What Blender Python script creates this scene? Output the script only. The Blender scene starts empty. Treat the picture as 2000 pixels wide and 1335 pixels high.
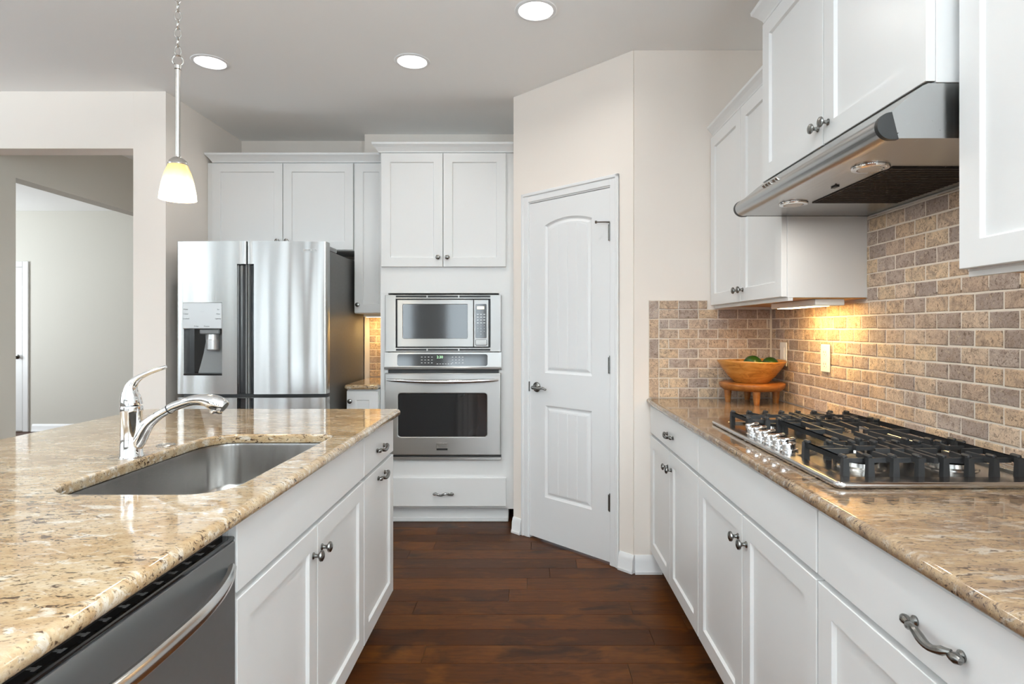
import bpy, bmesh, math, random
from mathutils import Matrix, Vector
random.seed(7)
S = bpy.context.scene
COL = S.collection
PI = math.pi

# ------------------------------------------------------------------ camera
cam_d = bpy.data.cameras.new('camera')
cam = bpy.data.objects.new('camera', cam_d)
COL.objects.link(cam)
cam.location = (0, 0, 1.28)
cam.rotation_euler = (PI / 2, 0, 0)
cam_d.sensor_width = 36
cam_d.lens = 1142 / 2000 * 36
cam_d.shift_x = -31 / 2000
cam_d.shift_y = -26.5 / 2000
cam_d.clip_start = 0.02
S.camera = cam

# ------------------------------------------------------------------ world, exposure, daylight
S.view_settings.view_transform = 'Standard'
S.view_settings.look = 'None'
S.view_settings.exposure = 0.14
S.view_settings.gamma = 1.0
S.view_settings.use_curve_mapping = False
S.cycles.max_bounces = 10
S.cycles.diffuse_bounces = 6
S.cycles.glossy_bounces = 5
S.cycles.caustics_reflective = False
S.cycles.caustics_refractive = False
S.cycles.sample_clamp_indirect = 6
w = bpy.data.worlds.new('sky'); S.world = w; w.use_nodes = True
bg = w.node_tree.nodes['Background']
bg.inputs[0].default_value = (0.85, 0.92, 1.0, 1)
bg.inputs[1].default_value = 1.2
DAY = 1.0           # strength of the window lights and the added fill lamps
CAN = .3           # strength of the recessed lights


def area(name, loc, direction, sx, sy, power, color=(1, 1, 1), spread=PI):
    l = bpy.data.lights.new(name, 'AREA'); l.shape = 'RECTANGLE'
    l.size = sx; l.size_y = sy; l.energy = power; l.color = color; l.spread = spread
    o = bpy.data.objects.new(name, l); COL.objects.link(o)
    o.location = loc
    o.rotation_euler = Vector(direction).to_track_quat('-Z', 'Y').to_euler()
    return o


DAYC = (0.765, 0.895, 0.97)
REAR_Y, LEFT_X = -5.5, -6.6
REAR_WINDOWS = [(-5.9, -5.1), (-4.75, -3.95), (-3.4, -2.55), (-1.85, -0.95), (-0.1, 0.8)]
LEFT_ADDED_WINDOWS = [(-3.0, -1.9), (-1.3, -0.2), (0.4, 1.5)]  # unseen windows added to light the room clear of the steel reflections
RIGHT_ADDED_WINDOWS = [(-4.5, -3.5), (-3.0, -2.0), (-1.5, -0.5)]  # also added out of view, as a light source from the right
# each window sends in sky light; upward lamps added at the side windows brighten the ceiling
for wall, wins in (('rear', REAR_WINDOWS), ('left', LEFT_ADDED_WINDOWS), ('right', RIGHT_ADDED_WINDOWS)):
    for a, b in wins:
        m = (a + b) / 2
        p, d = {'rear': ((m, REAR_Y + .03, 1.52), (0, 1)), 'left': ((LEFT_X + .03, m, 1.52), (1, 0)), 'right': ((1.25, m, 1.52), (-1, 0))}[wall]
        area('window_sky_light', p, (*d, 0), b - a - .1, 1.4, {'rear': 16, 'left': 8, 'right': 13}[wall] * DAY, DAYC)
        if wall != 'rear':
            area('window_ground_light', (p[0] + d[0] * .01, p[1], p[2]), (*d, 5.0), b - a - .1, 1.4, (190 if wall == 'left' else 280) * DAY, DAYC, math.radians(155))  # added fill aimed up at the ceiling
area('hall_daylight', (-7.85, 5.6, 1.5), (1, 0, .2), 1.2, 1.5, 80 * DAY, (.88, .95, 1))  # added lamp brightening the next room; no window is built there

# ------------------------------------------------------------------ helpers
WL = {}          # world location of every object built (no parent is rotated)


class MB:
    """collects shapes; M maps local coordinates to the world"""
    def __init__(self, M=None):
        self.bm = bmesh.new(); self.M = M or Matrix.Identity(4); self.mi = 0

    def v(self, p):
        return self.bm.verts.new(self.M @ Vector(p))

    def f(self, vs):
        try:
            fc = self.bm.faces.new(vs); fc.material_index = self.mi; return fc
        except ValueError:
            return None

    def box(self, x0, x1, y0, y1, z0, z1, bev=0.0015, seg=1):
        ps = [(x0, y0, z0), (x1, y0, z0), (x1, y1, z0), (x0, y1, z0), (x0, y0, z1), (x1, y0, z1), (x1, y1, z1), (x0, y1, z1)]
        vs = [self.v(p) for p in ps]
        fs = [self.f([vs[i] for i in q]) for q in ((0, 3, 2, 1), (4, 5, 6, 7), (0, 1, 5, 4), (1, 2, 6, 5), (2, 3, 7, 6), (3, 0, 4, 7))]
        if bev:
            m = min(abs(x1 - x0), abs(y1 - y0), abs(z1 - z0)) * 0.45
            es = set(e for f in fs for e in f.edges)
            r = bmesh.ops.bevel(self.bm, geom=list(es), offset=min(bev, m), segments=seg, affect='EDGES', profile=0.5)
            for f in r['faces']: f.material_index = self.mi
        return self

    def rings(self, rings, cap0=True, cap1=True, closed=True):
        R = [[self.v(p) for p in r] for r in rings]
        n = len(R[0])
        for a, b in zip(R[:-1], R[1:]):
            for i in range(n if closed else n - 1):
                j = (i + 1) % n
                self.f([a[i], a[j], b[j], b[i]])
        if cap0: self.f(list(reversed(R[0])))
        if cap1: self.f(R[-1])
        return R

    def lathe(self, prof, c=(0, 0, 0), axis=(0, 0, 1), seg=24, caps=(True, True)):
        ax = Vector(axis).normalized()
        s = ax.orthogonal().normalized(); t = ax.cross(s)
        c = Vector(c)
        rs = []
        for r, h in prof:
            r = max(r, 1e-5)
            rs.append([c + ax * h + s * (r * math.cos(2 * PI * i / seg)) + t * (r * math.sin(2 * PI * i / seg)) for i in range(seg)])
        self.rings(rs, *caps)
        return self

    def cyl(self, c, axis, r, h, seg=24, bev=0.001):
        b = min(bev, r * .4, h * .4)
        return self.lathe([(r - b, 0), (r, b), (r, h - b), (r - b, h)], c, axis, seg)

    def tube(self, pts, rad, seg=10, flat=None, up=(0, 0, 1)):
        """tube along pts; rad a number or a list; flat = (sx, sy) squashes the section"""
        pts = [Vector(p) for p in pts]; n = len(pts)
        if not hasattr(rad, '__len__'): rad = [rad] * n
        rs = []; prev = None
        for i, p in enumerate(pts):
            d = (pts[min(i + 1, n - 1)] - pts[max(i - 1, 0)]).normalized()
            if prev is None:
                s = d.cross(Vector(up))
                if s.length < 1e-3: s = d.cross(Vector((1, 0, 0)))
            else:
                s = prev - d * prev.dot(d)
            s.normalize(); prev = s; t = s.cross(d)
            fx, fy = flat or (1, 1)
            rs.append([p + s * (rad[i] * fx * math.cos(2 * PI * k / seg)) + t * (rad[i] * fy * math.sin(2 * PI * k / seg)) for k in range(seg)])
        self.rings(rs)
        return self

    def prism(self, poly, z0, z1):
        self.rings([[(x, y, z0) for x, y in poly], [(x, y, z1) for x, y in poly]])
        return self

    def slab(self, outer, holes, z0, z1, r=0.0, seg=4, rh=None):
        """flat slab with a rounded rim, with holes; outer and holes are counter clockwise loops"""
        rh = r if rh is None else rh

        def prof(rr):
            if rr <= 0: return [(0, z0), (0, z1)]
            o = [(rr + .003, z0)]
            o += [(rr * (1 - math.cos(a)), z0 + rr * (1 - math.sin(a))) for a in [PI / 2 - PI / 2 * k / seg for k in range(seg + 1)]]
            o += [(rr * (1 - math.cos(a)), z1 - rr * (1 - math.sin(a))) for a in [PI / 2 * k / seg for k in range(seg + 1)]]
            return o + [(rr + .003, z1)]
        tops, bots = [], []
        for loop, sign, rr in [(outer, 1, r)] + [(h, -1, rh) for h in holes]:
            R = self.rings([[(x, y, z) for x, y in offset(loop, sign * d)] for d, z in prof(rr)], False, False)
            bots.append(R[0]); tops.append(R[-1])
        for L in (tops, bots):
            if len(L) == 1:
                self.f(L[0])
            else:
                es = []
                for lp in L:
                    for i in range(len(lp)):
                        e = self.bm.edges.get((lp[i], lp[(i + 1) % len(lp)]))
                        es.append(e)
                g = bmesh.ops.triangle_fill(self.bm, edges=es, use_beauty=True)
                for f in g['geom']:
                    if isinstance(f, bmesh.types.BMFace): f.material_index = self.mi
        return self

    def build(self, name, mat, parent=None, smooth=True, angle=30, wn=False):
        bm = self.bm
        bmesh.ops.recalc_face_normals(bm, faces=bm.faces[:])
        xs = [v.co for v in bm.verts]
        lo = Vector([min(c[i] for c in xs) for i in range(3)]); hi = Vector([max(c[i] for c in xs) for i in range(3)])
        o0 = (lo + hi) / 2
        if parent is None: o0.z = lo.z
        for v in bm.verts: v.co -= o0
        me = bpy.data.meshes.new(name); bm.to_mesh(me); bm.free()
        for m in (mat if isinstance(mat, (list, tuple)) else [mat]): me.materials.append(m)
        if smooth:
            me.shade_smooth(); me.set_sharp_from_angle(angle=math.radians(angle))
        o = bpy.data.objects.new(name, me); COL.objects.link(o)
        if wn:
            md = o.modifiers.new('normals', 'WEIGHTED_NORMAL'); md.keep_sharp = True
        if parent is not None:
            o.parent = parent; o.location = o0 - WL[parent]
        else:
            o.location = o0
        WL[o] = o0
        return o


def offset(loop, d):
    """inset a counter clockwise loop by d"""
    if abs(d) < 1e-9: return list(loop)
    n = len(loop); out = []
    for i in range(n):
        p0, p1, p2 = Vector(loop[i - 1]), Vector(loop[i]), Vector(loop[(i + 1) % n])
        a = (p1 - p0); b = (p2 - p1)
        na = Vector((-a.y, a.x)).normalized(); nb = Vector((-b.y, b.x)).normalized()
        m = (na + nb)
        if m.length < 1e-6: m = na
        m.normalize(); k = d / max(m.dot(na), .3)
        out.append((p1.x + m.x * k, p1.y + m.y * k))
    return out


def rounded(corners, seg=6):
    """corners: (x, y, radius) counter clockwise"""
    n = len(corners); out = []
    for i in range(n):
        p0 = Vector(corners[i - 1][:2]); p = Vector(corners[i][:2]); p2 = Vector(corners[(i + 1) % n][:2]); r = corners[i][2]
        if r <= 0: out.append((p.x, p.y)); continue
        a = (p0 - p).normalized(); b = (p2 - p).normalized()
        ang = a.angle(b); t = r / math.tan(ang / 2)
        c = p + (a + b).normalized() * (r / math.sin(ang / 2))
        s = p + a * t - c; e = p + b * t - c
        tot = s.angle(e); a0 = math.atan2(s.y, s.x)
        cr = s.x * e.y - s.y * e.x
        for k in range(seg + 1):
            th = a0 + (tot if cr > 0 else -tot) * k / seg
            out.append((c.x + r * math.cos(th), c.y + r * math.sin(th)))
    return out


def rrect(x0, x1, y0, y1, r, seg=6):
    return rounded([(x0, y0, r), (x1, y0, r), (x1, y1, r), (x0, y1, r)], seg)


def frame(ox, oy, u, n, oz=0):
    """local (u along the front, d out of the front, z up)"""
    return Matrix(((u[0], n[0], 0, ox), (u[1], n[1], 0, oy), (0, 0, 1, oz), (0, 0, 0, 1)))


def plate(F):
    """local (u, z, d): a drawing plane lying on the front"""
    return F @ Matrix(((1, 0, 0, 0), (0, 0, 1, 0), (0, 1, 0, 0), (0, 0, 0, 1)))


def tag(o, label=None, cat=None, group=None, kind=None):
    if label: o['label'] = label
    if cat: o['category'] = cat
    if group: o['group'] = group
    if kind: o['kind'] = kind
    return o


def thing(name, label, cat, loc, group=None):
    o = bpy.data.objects.new(name, None); COL.objects.link(o)
    o.empty_display_size = .05
    o.location = loc; WL[o] = Vector(loc)
    return tag(o, label, cat, group)


def copy_tree(o, dloc, parent=None):
    c = o.copy(); COL.objects.link(c)
    if parent is None:
        c.location = Vector(o.location) + Vector(dloc)
    else:
        c.parent = parent
    for ch in o.children: copy_tree(ch, dloc, c)
    return c


def text_into(mb, s, size, u, z, d, F, ext=.0004, center=True):
    cu = bpy.data.curves.new('lettering', 'FONT'); cu.body = s; cu.size = size; cu.extrude = ext
    cu.align_x = 'CENTER' if center else 'LEFT'; cu.align_y = 'CENTER'; cu.resolution_u = 3
    t = bpy.data.objects.new('lettering', cu); COL.objects.link(t)
    bpy.context.view_layer.update()
    me = bpy.data.meshes.new_from_object(t.evaluated_get(bpy.context.evaluated_depsgraph_get()))
    M = plate(F) @ Matrix.Translation((u, z, d))
    me.transform(M)
    mb.bm.from_mesh(me)
    bpy.data.objects.remove(t); bpy.data.curves.remove(cu); bpy.data.meshes.remove(me)


# ------------------------------------------------------------------ materials
def srgb(r, g, b):
    f = lambda c: (c / 255 / 12.92) if c / 255 <= .04045 else ((c / 255 + .055) / 1.055) ** 2.4
    return (f(r), f(g), f(b), 1)


class N:
    def __init__(self, name):
        self.m = bpy.data.materials.new(name); self.m.use_nodes = True
        self.t = self.m.node_tree; self.p = self.t.nodes['Principled BSDF']

    def n(self, kind, **kw):
        nd = self.t.nodes.new(kind)
        for k, v in kw.items():
            if k.startswith('i_'):
                key = k[2:]
                nd.inputs[int(key) if key.isdigit() else key.replace('_', ' ')].default_value = v
            else:
                setattr(nd, k, v)
        return nd

    def l(self, a, b): self.t.links.new(a, b)

    def coord(self, scale=(1, 1, 1), out='Object', rot=(0, 0, 0)):
        tc = self.n('ShaderNodeTexCoord'); mp = self.n('ShaderNodeMapping')
        mp.inputs['Scale'].default_value = scale; mp.inputs['Rotation'].default_value = rot
        self.l(tc.outputs[out], mp.inputs['Vector'])
        return mp.outputs[0]

    def noise(self, vec, scale, detail=4, rough=.55, dist=0):
        nz = self.n('ShaderNodeTexNoise'); nz.inputs['Scale'].default_value = scale
        nz.inputs['Detail'].default_value = detail; nz.inputs['Roughness'].default_value = rough
        nz.inputs['Distortion'].default_value = dist
        self.l(vec, nz.inputs['Vector'])
        return nz.outputs['Fac']

    def ramp(self, fac, stops, interp='LINEAR'):
        r = self.n('ShaderNodeValToRGB'); cr = r.color_ramp; cr.interpolation = interp
        while len(cr.elements) < len(stops): cr.elements.new(.5)
        for e, (p, c) in zip(cr.elements, stops):
            e.position = p; e.color = c if len(c) == 4 else (*c, 1)
        self.l(fac, r.inputs[0])
        return r.outputs[0]

    def mix(self, fac, a, b, blend='MIX'):
        m = self.n('ShaderNodeMix', data_type='RGBA', blend_type=blend)
        for s, v in ((m.inputs[0], fac), (m.inputs[6], a), (m.inputs[7], b)):
            if hasattr(v, 'is_output'): self.l(v, s)
            else: s.default_value = v
        return m.outputs[2]

    def math(self, op, a, b=0.0):
        m = self.n('ShaderNodeMath', operation=op)
        for s, v in ((m.inputs[0], a), (m.inputs[1], b)):
            if hasattr(v, 'is_output'): self.l(v, s)
            else: s.default_value = v
        return m.outputs[0]

    def bump(self, h, strength=.2, dist=.01):
        b = self.n('ShaderNodeBump'); b.inputs['Strength'].default_value = strength; b.inputs['Distance'].default_value = dist
        self.l(h, b.inputs['Height']); self.l(b.outputs[0], self.p.inputs['Normal'])

    def set(self, **kw):
        for k, v in kw.items():
            s = self.p.inputs[k.replace('_', ' ')]
            if hasattr(v, 'is_output'): self.l(v, s)
            else: s.default_value = v
        return self


def paint(name, col, rough, bump=0.0, scale=300):
    m = N(name)
    v = m.coord()
    n = m.noise(v, 1.3, 2)
    c = m.mix(m.math('MULTIPLY', n, .06), col, (col[0] * .8, col[1] * .8, col[2] * .8, 1))
    m.set(Base_Color=c, Roughness=rough)
    if bump: m.bump(m.noise(v, scale, 2), bump, .002)
    return m.m


def metal(name, col, rough, streak=None, bump=.0, wave=None, aniso=0):
    m = N(name); m.set(Base_Color=col, Metallic=1.0, Roughness=rough)
    if streak:
        v = m.coord(streak)
        n = m.noise(v, 1, 3, .7)
        r = m.n('ShaderNodeMapRange'); m.l(n, r.inputs[0])
        r.inputs[3].default_value = rough * .75; r.inputs[4].default_value = rough * 1.3
        m.l(r.outputs[0], m.p.inputs['Roughness'])
        if bump and not wave: m.bump(n, bump, .001)
    if aniso:
        tn = m.n('ShaderNodeTangent', direction_type='RADIAL', axis='X')
        m.l(tn.outputs[0], m.p.inputs['Tangent']); m.p.inputs['Anisotropic'].default_value = aniso
    if wave:
        v = m.coord(wave)
        m.bump(m.noise(v, 1, .6, .4), bump, .03)
    return m.m


def plain(name, col, rough=.5, metallic=0.0, **kw):
    m = N(name); m.set(Base_Color=col, Roughness=rough, Metallic=metallic, **kw)
    v = m.coord()
    n = m.noise(v, 60, 3)
    r = m.n('ShaderNodeMapRange'); m.l(n, r.inputs[0])
    r.inputs[3].default_value = rough * .85; r.inputs[4].default_value = min(1, rough * 1.15)
    m.l(r.outputs[0], m.p.inputs['Roughness'])
    return m.m


def glow(name, col, strength):
    m = N(name); m.set(Base_Color=(.9, .9, .9, 1), Roughness=.4)
    m.p.inputs['Emission Color'].default_value = col; m.p.inputs['Emission Strength'].default_value = strength
    return m.m


def granite(name, cols, speck, stretch, seed, dens):
    m = N(name)
    tc = m.n('ShaderNodeTexCoord'); mp = m.n('ShaderNodeMapping')
    mp.inputs['Location'].default_value = (seed, seed * 1.7, 0); mp.inputs['Scale'].default_value = stretch
    mp.inputs['Rotation'].default_value = (0, 0, math.radians(14))
    m.l(tc.outputs['Object'], mp.inputs[0]); v = mp.outputs[0]
    big = m.noise(v, 9, 6, .7, .4)
    base = m.ramp(big, [(.32, cols[0]), (.45, cols[1]), (.55, cols[2]), (.68, cols[3])])
    fine = m.noise(v, 60, 5, .75, .3)
    base = m.mix(m.math('MULTIPLY', m.ramp(fine, [(.42, (0, 0, 0)), (.60, (1, 1, 1))]), .4), base, cols[4])
    pale = m.noise(v, 30, 4, .65, .6)
    base = m.mix(m.ramp(pale, [(.54, (0, 0, 0)), (.66, (.8, .8, .8))]), base, cols[5])
    cl = m.noise(v, 8, 4, .6, .5)
    sp = m.noise(v, 88, 3, .6, .5)
    k = m.math('ADD', sp, m.math('MULTIPLY', m.math('SUBTRACT', cl, .5), .5))
    base = m.mix(m.ramp(k, [(dens - .02, (0, 0, 0)), (dens + .05, (.9, .9, .9))]), base, speck)
    sp2 = m.noise(v, 190, 2, .5)
    base = m.mix(m.ramp(sp2, [(.60, (0, 0, 0)), (.68, (.6, .6, .6))]), base, speck)
    m.set(Base_Color=base, Roughness=.07)
    m.p.inputs['Coat Weight'].default_value = .3; m.p.inputs['Coat Roughness'].default_value = .03
    return m.m


def wood_floor():
    m = N('hardwood')
    g = m.n('ShaderNodeNewGeometry')
    rnd = g.outputs['Random Per Island']
    tc = m.n('ShaderNodeTexCoord')
    add = m.n('ShaderNodeVectorMath', operation='ADD'); m.l(tc.outputs['Object'], add.inputs[0])
    cb = m.n('ShaderNodeCombineXYZ'); m.l(m.math('MULTIPLY', rnd, 37.0), cb.inputs[0]); m.l(m.math('MULTIPLY', rnd, 91.0), cb.inputs[1])
    m.l(cb.outputs[0], add.inputs[1])
    mp = m.n('ShaderNodeMapping'); mp.inputs['Scale'].default_value = (1, 7, 1); m.l(add.outputs[0], mp.inputs[0])
    mp2 = m.n('ShaderNodeMapping'); mp2.inputs['Scale'].default_value = (1, 2.0, 1); m.l(add.outputs[0], mp2.inputs[0])
    grain = m.noise(mp.outputs[0], 9, 6, .65, .5)
    tone = m.ramp(rnd, [(0, srgb(64, 33, 12)), (.35, srgb(82, 44, 15)), (.7, srgb(100, 55, 16)), (1, srgb(70, 38, 15))])
    c = m.mix(m.ramp(grain, [(.35, (0, 0, 0)), (.7, (.7, .7, .7))]), tone, srgb(50, 27, 12))
    blot = m.noise(mp2.outputs[0], 3.2, 4, .6, .8)
    c = m.mix(m.ramp(blot, [(.54, (0, 0, 0)), (.70, (.85, .85, .85))]), c, srgb(34, 19, 11))
    lite = m.noise(mp2.outputs[0], 5.1, 3, .6, .3)
    c = m.mix(m.ramp(lite, [(.55, (0, 0, 0)), (.8, (.55, .55, .55))]), c, srgb(118, 70, 26))
    m.set(Base_Color=c, Roughness=.36, Specular_IOR_Level=.1)
    m.bump(grain, .12, .003)
    return m.m


def tile_mat():
    m = N('tumbled_travertine')
    g = m.n('ShaderNodeNewGeometry'); rnd = g.outputs['Random Per Island']
    tone = m.ramp(rnd, [(0, srgb(178, 160, 148)), (.14, srgb(210, 186, 162)), (.3, srgb(192, 168, 148)), (.42, srgb(216, 190, 158)),
                        (.54, srgb(166, 149, 139)), (.66, srgb(204, 176, 148)), (.8, srgb(186, 170, 159)), (.9, srgb(222, 196, 164))], 'CONSTANT')
    tc = m.n('ShaderNodeTexCoord')
    add = m.n('ShaderNodeVectorMath', operation='ADD'); m.l(tc.outputs['Object'], add.inputs[0])
    cb = m.n('ShaderNodeCombineXYZ')
    for i, k in enumerate((13., 29., 7.)): m.l(m.math('MULTIPLY', rnd, k), cb.inputs[i])
    m.l(cb.outputs[0], add.inputs[1]); v = add.outputs[0]
    n1 = m.noise(v, 22, 6, .7, 1.0)
    c = m.mix(m.ramp(n1, [(.36, (.8, .8, .8)), (.55, (0, 0, 0))]), tone, srgb(146, 126, 112))
    n2 = m.noise(v, 36, 5, .65, 2.0)
    c = m.mix(m.ramp(n2, [(.55, (0, 0, 0)), (.72, (.55, .55, .55))]), c, srgb(218, 196, 168))
    n3 = m.noise(v, 95, 5, .75, 1.5)
    c = m.mix(m.ramp(n3, [(.52, (0, 0, 0)), (.63, (.9, .9, .9))]), c, srgb(100, 80, 68))
    m.set(Base_Color=c, Roughness=.6)
    m.bump(m.math('SUBTRACT', n1, n3), .6, .004)
    return m.m


def bowl_wood(name, a, b, c, scale):
    m = N(name); v = m.coord((1, 1, 3.5))
    n = m.noise(v, scale, 6, .6, 1.5)
    m.set(Base_Color=m.ramp(n, [(.3, a), (.5, b), (.72, c)]), Roughness=.35)
    return m.m


MT = {}
MT['cabinet'] = paint('cabinet_paint', srgb(229, 230, 230), .3)
MT['trim'] = paint('trim_paint', srgb(232, 233, 234), .35)
MT['wall'] = paint('wall_paint', srgb(240, 232, 224), .8, .06)
MT['hall'] = paint('hall_paint', srgb(214, 212, 204), .8, .06)
MT['taupe'] = paint('taupe_paint', srgb(132, 126, 118), .8, .06)
MT['ceiling'] = paint('ceiling_paint', srgb(248, 248, 247), .9, .08)
MT['steel'] = metal('brushed_steel', (.48, .475, .465, 1), .3, None, 0, None, .9)
MT['steel_h'] = plain('brushed_steel_dark', (.20, .20, .202, 1), .34, .6)
MT['fridge'] = metal('fridge_steel', (.58, .58, .57, 1), .23, None, .6, (5.5, .5, .35), .98)
MT['sinksteel'] = metal('sink_steel', (.40, .385, .37, 1), .2, (40, 40, 4))
MT['hoodsteel'] = metal('hood_steel', (.44, .44, .435, 1), .24, (160, 3, 160))
MT['cooksteel'] = metal('cooktop_steel', (.55, .54, .53, 1), .2, (160, 3, 3))
MT['handle_steel'] = metal('satin_steel', (.62, .62, .61, 1), .2)
MT['chrome'] = metal('chrome', (.82, .82, .82, 1), .05)
MT['nickel'] = metal('brushed_nickel', (.58, .56, .53, 1), .25)
MT['pewter'] = metal('pewter', (.22, .215, .205, 1), .27)
MT['iron'] = plain('cast_iron', (.018, .018, .019, 1), .5)
MT['black'] = plain('black_plastic', (.012, .012, .012, 1), .4)
MT['gloss'] = plain('black_glass', (.01, .01, .011, 1), .05, 0, **{'Specular_IOR_Level': .8})
MT['smoke'] = plain('smoked_glass', (.045, .047, .05, 1), .07, 0, **{'Specular_IOR_Level': .9})
MT['darkgrey'] = plain('fridge_side', (.10, .098, .095, 1), .42)
MT['midgrey'] = plain('grey_plastic', (.2, .2, .2, 1), .4)
MT['white_plastic'] = plain('white_plastic', srgb(236, 234, 228), .35)
MT['silver'] = plain('silver_panel', (.62, .62, .62, 1), .3, .6)
MT['ink'] = plain('grey_print', (.12, .12, .12, 1), .5)
MT['letter'] = plain('pale_lettering', (.75, .75, .74, 1), .35, .3)
MT['filter'] = plain('filter_mesh', (.02, .014, .012, 1), .6)
MT['grout'] = paint('grout', srgb(222, 212, 199), .9, .2, 400)
MT['tile'] = tile_mat()
MT['floor'] = wood_floor()
MT['granite'] = granite('granite_gold', [srgb(140, 110, 78), srgb(172, 145, 110), srgb(188, 166, 134), srgb(200, 185, 162), srgb(148, 120, 88), srgb(210, 202, 188)],
                        srgb(58, 38, 27), (.6, 1.3, 1.3), 3.1, .62)
MT['granite2'] = granite('granite_tan', [srgb(104, 84, 69), srgb(138, 114, 89), srgb(156, 131, 101), srgb(168, 148, 121), srgb(112, 93, 80), srgb(172, 163, 152)],
                         srgb(60, 48, 44), (.5, 1.6, 1.6), 8.4, .605)
MT['bowl'] = bowl_wood('turned_bowl_wood', srgb(150, 92, 34), srgb(190, 128, 56), srgb(206, 150, 80), 14)
MT['stand'] = bowl_wood('stand_wood', srgb(116, 68, 26), srgb(150, 92, 38), srgb(166, 108, 52), 20)
MT['maple'] = bowl_wood('maple_veneer', srgb(176, 122, 62), srgb(196, 142, 78), srgb(208, 158, 96), 9)
MT['green'] = bowl_wood('green_skin', srgb(14, 36, 6), srgb(30, 66, 14), srgb(48, 88, 22), 30)
MT['lens'] = glow('lit_lens', (1, .98, .95, 1), 5.0)
MT['amber_lens'] = glow('warm_lens', (1, .82, .5, 1), 6.0)
MT['digits'] = glow('green_digits', (.1, .9, .15, 1), .8)
MT['lcd'] = glow('pale_display', (1, .85, .5, 1), .5)
MT['hoodlens'] = plain('frosted_lens', (.7, .7, .68, 1), .25)


def shade_mat():
    m = N('lit_amber_glass')
    tc = m.n('ShaderNodeTexCoord'); sx = m.n('ShaderNodeSeparateXYZ'); m.l(tc.outputs['Generated'], sx.inputs[0])
    col = m.ramp(sx.outputs[2], [(.0, (1, .93, .80)), (.5, (1, .86, .50)), (.8, (1, .66, .16)), (1, (.9, .48, .06))])
    st = m.ramp(sx.outputs[2], [(0, (1, 1, 1)), (.45, (.62, .62, .62)), (.8, (.3, .3, .3)), (1, (.2, .2, .2))])
    m.l(col, m.p.inputs['Emission Color']); m.l(m.math('MULTIPLY', st, 2.6), m.p.inputs['Emission Strength'])
    m.set(Base_Color=(.5, .4, .22, 1), Roughness=.25)
    return m.m


MT['shade'] = shade_mat()


def pane_mat():
    m = N('window_glass')
    tr = m.n('ShaderNodeBsdfTransparent'); gl = m.n('ShaderNodeBsdfGlossy'); gl.inputs['Roughness'].default_value = .02
    mx = m.n('ShaderNodeMixShader'); mx.inputs[0].default_value = .06
    m.l(tr.outputs[0], mx.inputs[1]); m.l(gl.outputs[0], mx.inputs[2])
    m.l(mx.outputs[0], m.t.nodes['Material Output'].inputs[0])
    return m.m


MT['pane'] = pane_mat()

# ------------------------------------------------------------------ the room
CEIL = 2.737
XW = 1.28            # right wall
YF = 3.064           # end wall of the range run
P1, P2 = Vector((-.0905, 3.689)), Vector((.5527, 3.064))     # ends of the angled pantry wall


def struct(mb, name, mat, label, cat, **kw):
    return tag(mb.build(name, mat, None, **kw), label, cat, kind='structure')


# floor: planks running across the view
mb = MB()
rw = .127; y = -3.75
yk = 2.237 - rw * math.ceil((2.237 + 5.75) / rw)
k = 0
while yk < 7.45:
    x = -8.2 - random.random() * 1.2
    while x < 1.5:
        L = random.choice((.55, .75, .95, 1.15, 1.35, 1.5)) * (0.9 + .2 * random.random())
        x1 = min(x + L, 1.5)
        b = .0013
        if x1 > -8.2:
            z = random.uniform(-.0005, .0)
            lo = [(x, yk, -.02), (x1, yk, -.02), (x1, yk + rw, -.02), (x, yk + rw, -.02)]
            md = [(p[0], p[1], z - .005) for p in lo]
            up = [(x + b, yk + b, z), (x1 - b, yk + b, z), (x1 - b, yk + rw - b, z), (x + b, yk + rw - b, z)]
            mb.rings([lo, md, up])
        x = x1
    yk += rw
struct(mb, 'floor', MT['floor'], 'dark reddish brown hardwood plank floor', 'floor', smooth=False)

mb = MB(); mb.box(-8.2, 1.5, -5.75, 7.45, CEIL, CEIL + .1, 0)
struct(mb, 'ceiling', MT['ceiling'], 'flat white ceiling above the kitchen', 'ceiling', smooth=False)

mb = MB(); mb.box(XW, XW + .12, 0, YF + .12, 0, CEIL, 0)
e_ = -5.62
for a, b in RIGHT_ADDED_WINDOWS:
    mb.box(XW, XW + .12, e_, a, 0, CEIL, 0); mb.box(XW, XW + .12, a, b, 0, .75, 0); mb.box(XW, XW + .12, a, b, 2.29, CEIL, 0); e_ = b
mb.box(XW, XW + .12, e_, 0, 0, CEIL, 0)
struct(mb, 'wall_right', MT['wall'], 'painted wall behind the tile and cooktop run', 'wall', smooth=False)
mb = MB(); mb.box(P2.x + .004, XW - .0005, YF, YF + .12, 0, CEIL - .0005, 0)
struct(mb, 'wall_right_end', MT['wall'], 'short cream wall at the end of the cooktop run', 'wall', smooth=False)

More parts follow.
